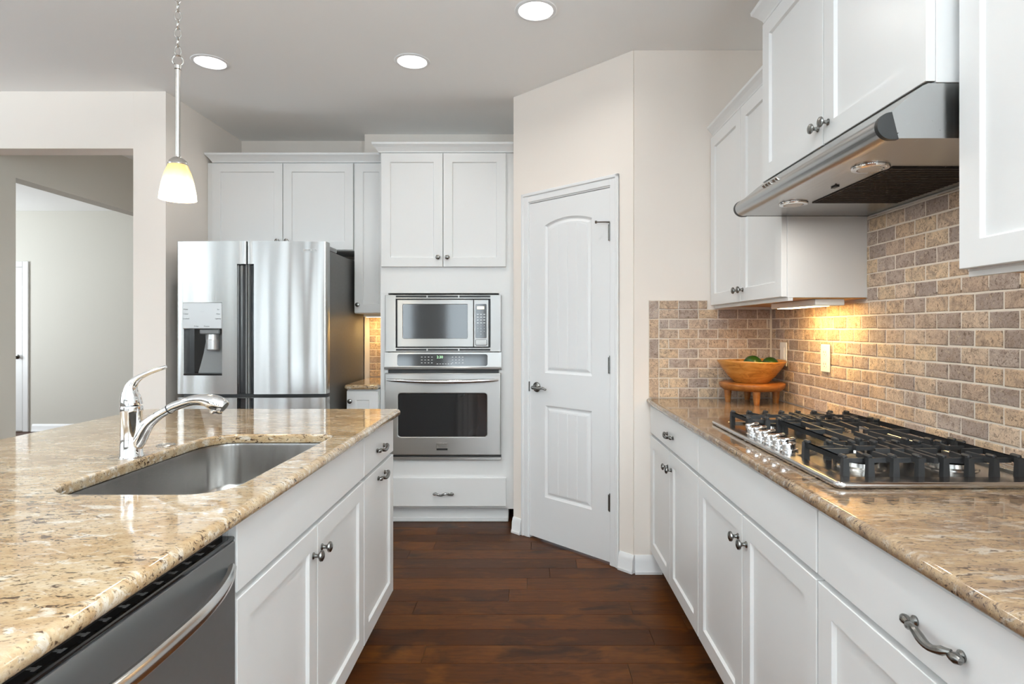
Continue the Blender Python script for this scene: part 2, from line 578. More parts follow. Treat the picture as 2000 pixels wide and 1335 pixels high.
uP = (P2 - P1).normalized(); nP = Vector((uP.y, -uP.x))
if nP.y > 0: nP = -nP
LP = (P2 - P1).length
FP = frame(P1.x, P1.y, uP, nP)
mb = MB(FP)
SL0, SL1, DTOP = .143, .748, 2.045
mb.box(0, SL0 - .012, -.11, 0, 0, CEIL - .0005, 0)
mb.box(SL1 + .012, LP, -.11, 0, 0, CEIL - .0005, 0)
mb.box(SL0 - .012, SL1 + .012, -.11, 0, DTOP + .012, CEIL - .0005, 0)
struct(mb, 'wall_pantry', MT['wall'], 'angled cream wall around the white pantry door', 'wall', smooth=False)
mb = MB(); mb.box(P1.x + .001, P1.x + .1, P1.y + .06, 4.5, 0, CEIL - .0005, 0)
struct(mb, 'wall_pantry_side', MT['wall'], 'wall returning behind the tall oven cabinet', 'wall', smooth=False)
mb = MB()
mb.box(-1.226, P1.x, 4.39, 4.7, 0, CEIL - .0005, 0); mb.box(-2.226, -1.226, 4.546, 4.7, 0, CEIL - .0005, 0)
struct(mb, 'wall_back', MT['wall'], 'back wall behind the fridge and oven cabinets', 'wall', smooth=False)
mb = MB()
mb.box(-2.426, -2.226, 3.5945, 7.25, 0, CEIL - .0005, 0)
struct(mb, 'wall_alcove_left', MT['wall'], 'wall at the left of the fridge alcove', 'wall', smooth=False)
mb = MB()
mb.box(-3.44, -2.426, 3.594, 3.733, 2.385, CEIL - .0005, 0); mb.box(LEFT_X, -3.44, 3.594, 3.733, 0, CEIL - .0005, 0)
struct(mb, 'wall_hall_opening', MT['wall'], 'cream wall with the wide cased opening to the hall', 'wall', smooth=False)
mb = MB()
mb.box(-3.54, -3.42, 3.735, 3.905, 0, CEIL - .0005, 0); mb.box(-3.54, -3.42, 6.9, 7.25, 0, CEIL - .0005, 0)
mb.box(-3.54, -3.42, 3.905, 6.9, 2.285, CEIL - .0005, 0)
struct(mb, 'wall_hall_left', MT['hall'], 'grey hall wall with a second wide opening', 'wall', smooth=False)
mb = MB(); mb.box(-8.05, -2.2, 7.26, 7.4, 0, CEIL - .0005, 0)
struct(mb, 'wall_far', MT['hall'], 'far grey green wall of the next room', 'wall', smooth=False)
mb = MB(); mb.box(-8.15, -8.05, 3.6, 7.4, 0, CEIL - .0005, 0)
struct(mb, 'wall_far_left', MT['hall'], 'side wall of the next room', 'wall', smooth=False)
mb = MB(); mb.box(-8.05, LEFT_X, 3.594, 3.733, 0, CEIL - .0005, 0)
struct(mb, 'wall_far_near', MT['hall'], 'near wall of the next room', 'wall', smooth=False)


def wall_with_windows(mb, a0, a1, wins, z0, z1):
    """wall along local u with window openings"""
    e = a0
    for a, b in wins:
        mb.box(e, a, 0, .12, 0, CEIL - .0005, 0); mb.box(a, b, 0, .12, 0, z0, 0); mb.box(a, b, 0, .12, z1, CEIL - .0005, 0); e = b
    mb.box(e, a1, 0, .12, 0, CEIL - .0005, 0)


FR = frame(0, REAR_Y, (1, 0), (0, -1)); FL = frame(LEFT_X, 0, (0, 1), (-1, 0))
mb = MB(FR); wall_with_windows(mb, LEFT_X, XW, REAR_WINDOWS, .75, 2.29)
struct(mb, 'wall_rear', MT['taupe'], 'wall with windows behind the viewer', 'wall', smooth=False)
mb = MB(FL); wall_with_windows(mb, REAR_Y, 3.59, LEFT_ADDED_WINDOWS, .75, 2.29)
struct(mb, 'wall_left', MT['taupe'], 'wall with windows at the far left of the room', 'wall', smooth=False)
wi = 0
for F, wins in ((FR, REAR_WINDOWS), (FL, LEFT_ADDED_WINDOWS), (frame(XW, 0, (0, 1), (1, 0)), RIGHT_ADDED_WINDOWS)):
    for a, b in wins:
        wi += 1
        mb = MB(F)
        for bx in ((a + .001, a + .05, .76, 2.28), (b - .05, b - .001, .76, 2.28), (a + .05, b - .05, .76, .82), (a + .05, b - .05, 2.23, 2.28), (a + .05, b - .05, 1.5, 1.54)):
            mb.box(bx[0], bx[1], .03, .09, bx[2], bx[3], 0)
        o = struct(mb, 'window_%d' % wi, MT['trim'], 'white sash window behind the viewer', 'window', smooth=False)
        mb = MB(F); mb.box(a + .05, b - .05, .058, .062, .82, 2.23, 0); mb.build('pane', MT['pane'], o, smooth=False)


def baseboard(F, a, b, name, label, parent=None, h=.095):
    """runs along u from a to b, out of the wall along d"""
    mb = MB(F)
    pr = [(0, 0), (.024, 0), (.024, .012), (.018, .022), (.016, .066), (.012, .076), (.008, .09), (.004, h), (0, h)]
    mb.rings([[(a, d, z) for d, z in pr], [(b, d, z) for d, z in pr]])
    return struct(mb, name, MT['trim'], label, 'baseboard')


baseboard(FP, .001, .075, 'baseboard_pantry', 'short white baseboard left of the pantry door')
baseboard(FP, .812, LP + .006, 'baseboard_pantry_right', 'short white baseboard right of the pantry door')
baseboard(frame(0, YF, (1, 0), (0, -1)), P2.x + .006, .70, 'baseboard_right_end', 'white baseboard running to the cooktop cabinets')
baseboard(frame(0, 7.26, (1, 0), (0, -1)), -6.15, -3.6, 'baseboard_far', 'white baseboard along the far grey wall')

# ------------------------------------------------------------------ pantry door
door = thing('door_1', 'white two panel arched pantry door on the angled wall', 'door', (*((P1 + uP * .445).to_tuple()), 0))
tag(door, kind='structure')


def casing(F, a, b, top, wd, parent, th=.018):
    mb = MB(F)
    for u0, u1, z0, z1 in ((a - wd, a, 0, top + wd), (b, b + wd, 0, top + wd), (a, b, top, top + wd)):
        mb.box(u0, u1, .0005, th * .62, z0, z1, .003)
    mb.box(a - wd, a - wd + .02, .0005, th, 0, top + wd, .004)
    mb.box(b + wd - .02, b + wd, .0005, th, 0, top + wd, .004)
    mb.box(a - wd, b + wd, .0005, th, top + wd - .02, top + wd, .004)
    # jambs
    mb.box(a - .006, a + .006, -.11, .004, 0, top, 0); mb.box(b - .006, b + .006, -.11, .004, 0, top, 0); mb.box(a, b, -.11, .004, top - .006, top + .006, 0)
    return mb.build('casing', MT['trim'], parent)


casing(FP, SL0 - .006, SL1 + .006, DTOP + .006, .056, door)
SLB = .014     # gap under the slab


def arch_loop(u0, u1, z0, z1, rise, n=10):
    pts = [(u0, z0), (u1, z0), (u1, z1)]
    if rise:
        for k in range(1, n):
            t = k / n; u = u1 + (u0 - u1) * t
            pts.append((u, z1 + rise * math.sin(PI * t) ** .8))
    pts.append((u0, z1))
    return pts


def panelled_slab(F, u0, u1, z0, z1, th, panels, parent, planks=4, hang=0.0):
    """moulded door slab; panels = (u0,u1,z0,z1,rise)"""
    Q = plate(F)
    mb = MB(Q)
    loops = [arch_loop(*p) for p in panels]
    d1 = hang; d0 = hang - th
    tops = [mb.rings([[(x, y, d0) for x, y in rrect(u0, u1, z0, z1, .002, 2)], [(x, y, d1) for x, y in rrect(u0, u1, z0, z1, .002, 2)]], True, False)[-1]]
    for lp in loops:
        R = mb.rings([[(x, y, d1) for x, y in lp], [(x, y, d1 - .004) for x, y in offset(lp, .003)], [(x, y, d1 - .010) for x, y in offset(lp, .012)],
                      [(x, y, d1 - .010) for x, y in offset(lp, .018)], [(x, y, d1 - .004) for x, y in offset(lp, .03)]], False, True)
        tops.append(R[0])
    es = [mb.bm.edges.get((lp[i], lp[(i + 1) % len(lp)])) for lp in tops for i in range(len(lp))]
    bmesh.ops.triangle_fill(mb.bm, edges=es, use_beauty=True)
    # plank grooves: raised strips on the field
    for (a, b, c, e, rise) in panels:
        a += .034; b -= .034; c += .034; e -= .034
        w_ = (b - a) / planks
        for k in range(planks):
            p0, p1 = a + k * w_ + .002, a + (k + 1) * w_ - .002
            f = lambda u: e + (rise * math.sin(PI * (u - a) / (b - a)) ** .8 if rise and a < u < b else 0)
            poly = [(p0, c), (p1, c)] + [(p1 + (p0 - p1) * t / 4, f(p1 + (p0 - p1) * t / 4)) for t in range(5)]
            mb.rings([[(x, y, d1 - .0045) for x, y in poly], [(x, y, d1 - .0028) for x, y in poly], [(x, y, d1 - .002) for x, y in offset(poly, .0012)]], False, True)
    return mb.build('slab', MT['trim'], parent, smooth=False)


slab = panelled_slab(FP, SL0, SL1, SLB, DTOP - .003, .035, [(.268, .623, 1.014, 1.895, .032), (.268, .623, .27, .82, 0)], door)


def lever(F, u, z, d, sgn, parent):
    mb = MB(F)
    mb.lathe([(.028, 0), (.031, .004), (.029, .008), (.016, .012), (.011, .016), (.011, .042)], (u, d, z), (0, 1, 0), 24)
    mb.tube([(u, d + .042, z), (u + sgn * .012, d + .05, z), (u + sgn * .05, d + .05, z - .002), (u + sgn * .085, d + .047, z + .002), (u + sgn * .11, d + .043, z - .006)],
            [.011, .0115, .009, .0075, .006], 10)
    return mb.build('door_handle', MT['pewter'], parent)


lever(FP, SL0 + .062, .925, .0, 1, door)
for i, hz in enumerate((1.80, 1.08, .335)):
    mb = MB(FP)
    mb.cyl((SL1 + .002, .006, hz - .045), (0, 0, 1), .0065, .09, 10)
    mb.cyl((SL1 + .002, .006, hz + .045), (0, 0, 1), .004, .008, 8)
    mb.box(SL1 - .012, SL1 + .002, .0006, .003, hz - .044, hz + .044, 0)
    if i == 0:
        mb.tube([(SL1 + .002, .006, hz + .055), (SL1 - .03, .03, hz + .056), (SL1 - .055, .05, hz + .056)], .004, 8)
        mb.cyl((SL1 - .052, .048, hz + .056), (-.5, .4, 0), .008, .012, 10)
    mb.build('hinge', MT['pewter'], door)
mb = MB(FP); mb.box(SL0 - .005, SL0 + .001, -.001, .0045, .895, .955, 0); mb.build('strike_plate', MT['pewter'], door)

# door in the next room
d2 = thing('door_2', 'white panel door on the far wall beyond the hall', 'door', (-6.65, 7.26, 0)); tag(d2, kind='structure')
F2 = frame(0, 7.26, (1, 0), (0, -1))
mb = MB(F2)
for u0, u1, z0, z1 in ((-6.26, -6.19, 0, 2.11), (-7.12, -7.05, 0, 2.11), (-7.05, -6.26, 2.04, 2.11)): mb.box(u0, u1, .0005, .02, z0, z1, .004)
mb.build('casing', MT['trim'], d2)
panelled_slab(F2, -7.045, -6.265, .015, 2.035, .004, [(-6.91, -6.40, 1.0, 1.86, .04), (-6.91, -6.40, .25, .8, 0)], d2, hang=.016)
mb = MB(F2); mb.lathe([(.03, 0), (.03, .006), (.012, .012), (.012, .035), (.026, .045), (.03, .06), (.02, .072), (.002, .076)], (-6.325, .016, .93), (0, 1, 0), 20)
mb.build('door_handle', MT['pewter'], d2)

# ------------------------------------------------------------------ cabinet kit
def shaker(F, u0, u1, z0, z1, parent, d0=.001, th=.02, rail=.058, rec=.009, name='door', mat=None):
    mb = MB(plate(F))
    d1 = d0 + th
    o = lambda i: [(u0 + i, z0 + i), (u1 - i, z0 + i), (u1 - i, z1 - i), (u0 + i, z1 - i)]
    seq = [(0, d0), (0, d1 - .0015), (.0015, d1), (rail, d1), (rail + .005, d1 - rec)]
    mb.rings([[(x, y, d) for x, y in o(i)] for i, d in seq])
    return mb.build(name, mat or MT['cabinet'], parent, smooth=False)


def slab_front(F, u0, u1, z0, z1, parent, d0=.001, th=.02, name='drawer'):
    mb = MB(F); mb.box(u0, u1, d0, d0 + th, z0, z1, .002)
    return mb.build(name, MT['cabinet'], parent, smooth=False)


def knob(F, u, z, parent, d=.021):
    mb = MB(F)
    mb.lathe([(.0095, 0), (.0095, .002), (.006, .005), (.005, .012), (.0075, .017), (.0135, .020), (.0155, .023), (.0145, .027), (.009, .030), (.001, .031)], (u, d, z), (0, 1, 0), 20)
    return mb.build('knob', MT['pewter'], parent)


def pull(F, u, z, parent, d=.021, L=.128):
    """wavy antique bar pull"""
    mb = MB(F); h = L / 2
    for s in (-1, 1):
        mb.lathe([(.0085, 0), (.009, .003), (.006, .006), (.0055, .014), (.004, .02)], (u + s * (h - .012), d, z), (0, 1, 0), 14)
        mb.lathe([(.001, -.011), (.006, -.008), (.0085, 0), (.007, .007), (.0045, .012)], (u + s * (h - .006), d + .014, z), (-s, .25, 0), 12)
    n = 17; pts = []; rr = []
    for k in range(n):
        t = -1 + 2 * k / (n - 1)
        pts.append((u + t * (h - .014), d + .015 + .013 * (1 - t * t), z + .005 * math.sin(t * 4.2)))
        rr.append(.0045 + .0030 * (1 - abs(t)) + .0022 * math.exp(-((abs(t) - .72) / .1) ** 2))
    mb.tube(pts, rr, 10)
    return mb.build('handle', MT['pewter'], parent)


def carcass(F, u0, u1, depth, z0, z1, parent, open_top=False, toe=None, name='carcass'):
    mb = MB(F)
    if open_top:
        t = .018
        mb.box(u0, u0 + t, -depth, 0, z0, z1, 0); mb.box(u1 - t, u1, -depth, 0, z0, z1, 0)
        mb.box(u0 + t, u1 - t, -depth, -depth + t, z0, z1, 0); mb.box(u0 + t, u1 - t, -depth + t, 0, z0, z0 + t, 0)
        mb.box(u0 + t, u1 - t, -t, 0, z0 + t, z1, 0)
    else:
        mb.box(u0, u1, -depth, 0, z0, z1, .001)
    o = mb.build(name, MT['cabinet'], parent, smooth=False)
    if toe:
        mb = MB(F); mb.box(u0, u1, -depth, -toe, .0005, z0 - .0005, 0)
        mb.build('toe_kick', MT['cabinet'], parent, smooth=False)
    return o


CROWN = [(0, 0), (.012, .0), (.014, .008), (.020, .016), (.030, .030), (.040, .040), (.046, .045), (.048, .058), (0, .058)]


def crown(F, u0, u1, z, parent, depth, left=True, right=True, k=1.0):
    """cove crown along the front with mitred returns"""
    mb = MB(F)
    rs = []
    if left: rs.append([(u0 - d * k, -depth, z + h * k) for d, h in CROWN])
    rs.append([(u0 - (d * k if left else 0), d * k, z + h * k) for d, h in CROWN])
    rs.append([(u1 + (d * k if right else 0), d * k, z + h * k) for d, h in CROWN])
    if right: rs.append([(u1 + d * k, -depth, z + h * k) for d, h in CROWN])
    mb.rings(rs)
    mb.box(u0, u1, -depth, 0, z, z + .057 * k, 0)
    return mb.build('crown_molding', MT['cabinet'], parent, smooth=False)


CT = .916; CB = .885          # counter top and underside

# ------------------------------------------------------------------ cooktop run, right
XC = .662                      # carcass front; door faces stand 21 mm further out
FRT = frame(XC, 0, (0, 1), (-1, 0))
DEP = XW - XC - .002


def base_cab(name, label, F, a, b, depth, doors, drawers, falsefront, knobs=True, toe=.07, open_top=False, dz0=.118, dz1=.722, wz0=.736, wz1=.878, cat='cabinet', grp=None):
    mid = F @ Vector(((a + b) / 2, -depth / 2, 0))
    t = thing(name, label, cat, mid, grp)
    carcass(F, a, b, depth, .105, CB - .001, t, open_top, toe)
    e = .0025
    for u0, u1 in drawers:
        dr = slab_front(F, u0 + e, u1 - e, wz0, wz1, t)
        pull(F, (u0 + u1) / 2, .797, dr)
    for u0, u1 in falsefront:
        slab_front(F, u0 + e, u1 - e, wz0, wz1, t, name='false_front')
    n = len(doors)
    for i, (u0, u1, side) in enumerate(doors):
        dr = shaker(F, u0 + e, u1 - e, dz0, dz1, t)
        if side: knob(F, (u1 - .034) if side > 0 else (u0 + .034), .647, dr)
    return t


base_cab('base_cabinet', 'white base cabinet with one drawer over two doors, next to the pantry wall', FRT, 2.201, 3.062, DEP,
         [(2.201, 2.645, 1), (2.645, 3.062, -1)], [(2.201, 3.062)], [])
base_cab('base_cabinet', 'white two door base cabinet with a plain panel under the cooktop', FRT, 1.297, 2.199, DEP,
         [(1.297, 1.748, 1), (1.748, 2.199, -1)], [], [(1.297, 2.199)])
base_cab('base_cabinet', 'nearest white base cabinet right of the aisle, with a long drawer pull', FRT, .534, 1.295, DEP,
         [(.534, .915, 1), (.915, 1.295, -1)], [(.534, 1.295)], [])

mb = MB()
mb.slab(rounded([(.622, .50, .03), (XW - .001, .50, 0), (XW - .001, YF - .001, 0), (.622, YF - .001, 0)], 5), [], CB, CT, .014, 5)
tag(mb.build('countertop', MT['granite2'], None, angle=40), 'tan granite countertop under the gas cooktop', 'countertop')

# tile backsplash
def tile_field(mb, rows_u, z0, phase):
    """rows_u: list of (z, [(u0,u1)]) rows"""
    TW, TH, G = .1030, .0515, .0046
    r = 0
    for z, zt, spans in rows_u:
        for u0, u1 in spans:
            off = (phase + (TW / 2 if r % 2 else 0))
            k = math.floor((u0 - off) / TW)
            u = off + k * TW
            while u < u1 - .006:
                a = max(u, u0) + G / 2; b = min(u + TW, u1) - G / 2
                if b - a > .008:
                    one_tile(mb, a, b, z + G / 2, zt - G / 2)
                u += TW
        r += 1


def one_tile(mb, a, b, z0, z1):
    j = lambda s=.0016: random.uniform(-s, s)
    h = .0066 + j(.001)
    ct = [(a + j(.001), z0 + j(.001)), ((a + b) / 2, z0 + j(.001)), (b + j(.001), z0 + j(.001)), (b + j(.0008), (z0 + z1) / 2), (b + j(.001), z1 + j(.001)), ((a + b) / 2, z1 + j(.001)), (a + j(.001), z1 + j(.001)), (a + j(.0008), (z0 + z1) / 2)]
    cx, cz = (a + b) / 2, (z0 + z1) / 2

    def ins(m): return [(x + math.copysign(min(m, abs(cx - x)), cx - x) if abs(cx - x) > 1e-6 else x, z + math.copysign(min(m, abs(cz - z)), cz - z) if abs(cz - z) > 1e-6 else z) for x, z in ct]
    mb.rings([[(x, .002, z) for x, z in ct], [(x, h - .003, z) for x, z in ct], [(x, h - .0008, z) for x, z in ins(.0018)], [(x, h, z) for x, z in ins(.004)]], False, True)


TH = .0515
FTW = frame(XW - .001, 0, (0, 1), (-1, 0))
mb = MB(FTW); mb.mi = 1
mb.box(.50, YF - .012, .0003, .004, CT + .0008, 1.384, 0); mb.box(1.294, 2.198, .0003, .004, 1.394, 1.697, 0)
mb.mi = 0
rows = []; z = CT + .001
while z < 1.69:
    zt = z + TH
    if z < 1.38:
        rows.append((z, zt, [(.50, YF - .012)]))
        if zt > 1.40: rows[-1] = (z, 1.384, [(.50, 1.293), (2.199, YF - .012)])
    if zt > 1.40: rows.append((z, min(zt, 1.696), [(1.294, 2.198)]))
    z = zt
# keep the bond running over split rows
seen = {}
TWs = []
tile_rows = []
for r_ in rows:
    k_ = round((r_[0] - CT) / TH)
    tile_rows.append((k_, r_))
for k_, r_ in tile_rows:
    tile_field(mb, [r_], 0, .02 + (.0515 if k_ % 2 else 0))
mb.build('tile_backsplash', [MT['tile'], MT['grout']], None, smooth=False)
o = bpy.data.objects['tile_backsplash']; tag(o, 'long tumbled travertine brick tile backsplash behind the cooktop', 'backsplash')

FTE = frame(0, YF - .001, (1, 0), (0, -1))
mb = MB(FTE); mb.mi = 1
mb.box(.632, XW - .002, .0003, .004, CT + .0008, 1.379, 0); mb.box(.632, .94, .0003, .004, 1.394, 1.427, 0)
mb.mi = 0
z = CT + .001
for k_ in range(10):
    zt = min(z + TH, 1.427)
    if k_ == 9: tile_field(mb, [(z, zt, [(.685, .94)])], 0, .685)
    else: tile_field(mb, [(z, min(zt, 1.382), [(.685, XW - .0115)])], 0, .685 + (.0515 if k_ % 2 else 0))
    z = zt
z = CT + .001
for k_ in range(5):
    one_tile(mb, .634, .683, z + .0018, min(z + 2 * TH, 1.427) - .0018); z += 2 * TH
tag(mb.build('tile_backsplash', [MT['tile'], MT['grout']], None, smooth=False), 'short tile backsplash on the end wall behind the wooden bowl', 'backsplash')

# ------------------------------------------------------------------ upper cabinets, right
XU = .977
FU = frame(XU, 0, (0, 1), (-1, 0)); DU = XW - XU - .0015


def upper(name, label, F, a, b, depth, z0, z1, doors, kz, cz=None, crown_args=None, dover=.0, wood=True):
    mid = F @ Vector(((a + b) / 2, -depth / 2, z0))
    t = thing(name, label, 'cabinet', mid)
    carcass(F, a, b, depth, z0, z1, t)
    for u0, u1, side in doors:
        dr = shaker(F, u0 + .002, u1 - .002, z0 - dover + .004, z1 - .012, t)
        if side: knob(F, (u1 - .03) if side > 0 else (u0 + .03), kz, dr)
    if wood:
        mb = MB(F); mb.box(a + .004, b - .004, -depth + .004, -.022, z0 - .004, z0 - .0003, 0)
        tag(mb.build('underside', MT['maple'], t, smooth=False), 'unpainted maple underside')
        mb = MB(F); mb.box(a, b, -.02, -.002, z0 - .012, z0 - .0003, 0); mb.build('light_rail', MT['cabinet'], t, smooth=False)
    if crown_args: crown(F, a, b, z1 + .0005, t, depth, *crown_args)
    return t


upper('upper_cabinet', 'white two door upper cabinet in the corner above the wooden bowl', FU, 2.200, 3.062, DU, 1.396, 2.285,
      [(2.203, 2.63, 1), (2.63, 3.06, -1)], 1.452, None, (False, False, .8))
XH = .902
FH = frame(XH, 0, (0, 1), (-1, 0)); DH = XW - XH - .0015
upper('upper_cabinet', 'taller white two door cabinet directly above the range hood', FH, 1.291, 2.198, DH, 1.823, 2.43,
      [(1.291, 1.745, 1), (1.745, 2.198, -1)], 1.885, None, (True, True, 1.0), 0, False)
upper('upper_cabinet', 'nearest white upper cabinet at the right, cut by the frame', frame(.957, 0, (0, 1), (-1, 0)), .45, 1.272, XW - .9585, 1.404, 2.285,
      [(.45, .866, 1), (.866, 1.272, -1)], 1.46, None, (False, False, .8))

# ------------------------------------------------------------------ range hood
hood = thing('range_hood', 'stainless steel range hood over the gas cooktop', 'range hood', (1.03, 1.745, 1.70))
HY0, HY1, HZ = 1.292, 2.196, 1.70


def side_prism(mb, poly, y0, y1):
    mb.rings([[(x, y0, z) for x, z in poly], [(x, y1, z) for x, z in poly]])


mb = MB()
body = [(XW - .002, HZ + .012), (XW - .002, 1.8215), (.885, 1.8215), (.872, 1.816), (.80, 1.757), (.812, HZ + .006), (.82, HZ + .012)]
side_prism(mb, body, HY0, HY1)
mb.box(.815, XW - .002, HY0, HY0 + .004, HZ, HZ + .012, 0); mb.box(.815, XW - .002, HY1 - .004, HY1, HZ, HZ + .012, 0)
mb.build('canopy', MT['hoodsteel'], hood, smooth=False)
nose = [(.8185, HZ - .0005)]
c0 = Vector((.80, 1.7275)); 
for k in range(15):
    a = -PI / 2 * 1.05 - (PI * .98) * k / 14
    nose.append((c0.x + .031 * math.cos(a) + .004, c0.y + .029 * math.sin(a)))
mb = MB(); side_prism(mb, nose, HY0 + .012, HY1 - .012); mb.build('front_rail', MT['hoodsteel'], hood, angle=40)
nb = [(c0.x + (x - c0.x) * 1.04, c0.y + (z - c0.y) * 1.04) for x, z in nose]
for y0, y1 in ((HY0 - .0005, HY0 + .0115), (HY1 - .0115, HY1 + .0005)):
    mb = MB(); side_prism(mb, nb, y0, y1); tag(mb.build('end_cap', MT['black'], hood, angle=40), 'black end cap')
mb = MB()
mb.box(.8205, XW - .004, HY0 + .005, HY1 - .005, HZ + .001, HZ + .011, 0)
mb.build('underside_panel', MT['hoodsteel'], hood, smooth=False)
mb = MB(); mb.box(.95, 1.232, 1.525, 1.955, HZ - .002, HZ + .0005, 0)
for k in range(24):
    y = 1.53 + k * .0178; mb.box(.955, 1.228, y, y + .006, HZ - .004, HZ - .0015, 0)
tag(mb.build('grease_filter', MT['filter'], hood, smooth=False), 'dark mesh filter')
mb = MB(); mb.box(.905, .918, 1.72, 1.748, HZ - .003, HZ + .0005, .001); mb.box(.9, .904, 1.71, 1.714, HZ - .002, HZ + .0005, 0)
mb.build('latch', MT['black'], hood)
for ly in (1.525, 1.966):
    mb = MB()
    mb.lathe([(.030, .0), (.032, -.006), (.044, -.005), (.046, -.001), (.046, .0005)], (.893, ly, HZ), (0, 0, 1), 32)
    ring = mb.build('light_ring', MT['chrome'], hood)
    mb = MB(); mb.lathe([(.029, -.0055), (.026, -.0075), (.001, -.008)], (.893, ly, HZ), (0, 0, 1), 24, (True, True)); mb.build('lens', MT['hoodlens'], ring)
    area('hood_lamp', (.893, ly, HZ - .012), (0, 0, -1), .05, .05, 1.2, (1, .93, .84))
# front buttons
for k in range(5):
    y = 1.925 - k * .022 - (.01 if k > 2 else 0)
    mb = MB(); mb.cyl((.7825, y, 1.744), (-.72, 0, .68), .006, .012, 12); tag(mb.build('button', MT['nickel'], hood), 'small round hood button')

# ------------------------------------------------------------------ cooktop
ck = thing('gas_cooktop', 'stainless five burner gas cooktop with black iron grates', 'cooktop', (.96, 1.777, CT))
KX0, KX1, KY0, KY1 = .699, 1.226, 1.322, 2.236
outer = rrect(KX0, KX1, KY0, KY1, .02)
well = rounded([(.748, KY0 + .06, .02), (KX1 - .03, KY0 + .06, .02), (KX1 - .03, KY1 - .045, .02), (.748, KY1 - .045, .012), (.748, 1.99, .012), (.83, 1.955, .02), (.83, 1.672, .02), (.748, 1.62, .012)], 5)
mb = MB()
mb.slab(outer, [well], CT + .0005, CT + .015, .006, 4)
mb.build('rim', MT['cooksteel'], ck, angle=40)
mb = MB(); mb.slab(offset(well, -.004), [], CT + .0006, CT + .006); mb.build('burner_pan', MT['cooksteel'], ck, smooth=False)
KZ = CT + .015
PZ = CT + .006
kb = None
for k in range(5):
    y = 1.675 + k * .066
    mb = MB(Matrix.Translation((.749, y, KZ)) @ Matrix.Rotation(math.radians(-9), 4, 'Y'))
    mb.lathe([(.024, 0), (.024, .004), (.019, .006), (.0185, .014), (.0205, .02), (.019, .023), (.001, .0235)], (0, 0, 0), (0, 0, 1), 24)
    mb.box(-.021, .021, -.0075, .0075, .018, .036, .004, 3)
    mb.build('knob', MT['chrome'], ck, angle=40)
burn = [(.862, 1.512, .036), (1.09, 1.512, .042), (1.0, 1.80, .052), (.862, 2.082, .034), (1.09, 2.082, .032)]
for bx, by, br in burn:
    mb = MB(); mb.lathe([(br + .022, 0), (br + .02, .004), (br + .008, .006), (br + .006, .016), (br - .004, .018)], (bx, by, PZ - .0005), (0, 0, 1), 32)
    b_ = mb.build('burner', MT['nickel'], ck)
    mb = MB(); mb.lathe([(br - .006, .014), (br + .003, .019), (br + .003, .025), (br - .003, .028), (.002, .029)], (bx, by, PZ), (0, 0, 1), 32)
    tag(mb.build('burner_cap', MT['iron'], b_), 'black burner cap')
GZ = PZ + .0005; GT = CT + .054


def bar(mb, p, q, w=.011, h=.013):
    p = Vector(p); q = Vector(q); d = (q - p); L = d.length; d.normalize()
    s = d.cross(Vector((0, 0, 1))).normalized() * (w / 2)
    up = Vector((0, 0, h))
    s2 = s * .75
    mb.rings([[p - s, p + s, p + s2 - up * -1, p - s2 + up], [q - s, q + s, q + s2 + up, q - s2 + up]])


def leg(mb, x, y, dx, dy):
    """grate foot: a short vertical leg at the end of a bar"""
    w = .0065
    lo = [(x - w * 1.25, y - w * 1.25, GZ), (x + w * 1.25, y - w * 1.25, GZ), (x + w * 1.25, y + w * 1.25, GZ), (x - w * 1.25, y + w * 1.25, GZ)]
    hi = [(x - w, y - w, GT), (x + w, y - w, GT), (x + w, y + w, GT), (x - w, y + w, GT)]
    mb.rings([lo, hi])


def grate(y0, y1, x0, x1, centers, n, feet0, feet1, front):
    mb = MB(); gh = GT - .013
    xs = [x0 + (x1 - x0) * k / (n - 1) for k in range(n)]
    ym = (y0 + y1) / 2
    for k, x in enumerate(xs):
        hit = [c for c in centers if abs(c[0] - x) < .05]
        ya, yb = y0, y1
        if hit:
            c = hit[0]
            bar(mb, (x, ya, gh), (x + (c[0] - x) * .35, c[1] - .034, gh)); bar(mb, (x, yb, gh), (x + (c[0] - x) * .35, c[1] + .034, gh))
        else:
            bar(mb, (x, ya, gh), (x, yb, gh))
        if feet0: leg(mb, x, ya + .004, 0, 0)
        if feet1: leg(mb, x, yb - .004, 0, 0)
        # upstand tips
        mb.box(x - .0055, x + .0055, ya, ya + .028, GT - .002, GT + .007, .003); mb.box(x - .0055, x + .0055, yb - .028, yb, GT - .002, GT + .007, .003)
    for c in centers:
        bar(mb, (x0, c[1], gh), (c[0] - .034, c[1], gh)) if c[0] < (x0 + x1) / 2 + .06 else None
        bar(mb, (x1, c[1], gh), (c[0] + .034, c[1], gh)) if c[0] > (x0 + x1) / 2 - .06 else None
    for x in (x0, x1):
        bar(mb, (x, y0, gh), (x, y1, gh))
    for yy in (y0 + .03, y1 - .03):
        bar(mb, (x0, yy, gh - .004), (x1, yy, gh - .004), .009, .011)
    if len(centers) > 1:
        xm = (centers[0][0] + centers[1][0]) / 2
        bar(mb, (xm, y0, gh), (xm, y1, gh), .012)
        bar(mb, (centers[0][0] + .034, centers[0][1], gh), (centers[1][0] - .034, centers[1][1], gh))
    if front:
        bar(mb, (x0, ym - .05, gh), (x0 - .0, ym + .05, gh))
    return tag(mb.build('grate', MT['iron'], ck, smooth=False), 'black cast iron grate')


GX0, GX1 = .760, 1.178
grate(KY0 + .076, 1.604, GX0, GX1, [burn[0], burn[1]], 8, True, True, False)
grate(1.610, 1.990, .853, GX1, [burn[2]], 6, True, True, False)
grate(1.996, KY1 - .06, GX0, GX1, [burn[3], burn[4]], 8, True, True, False)

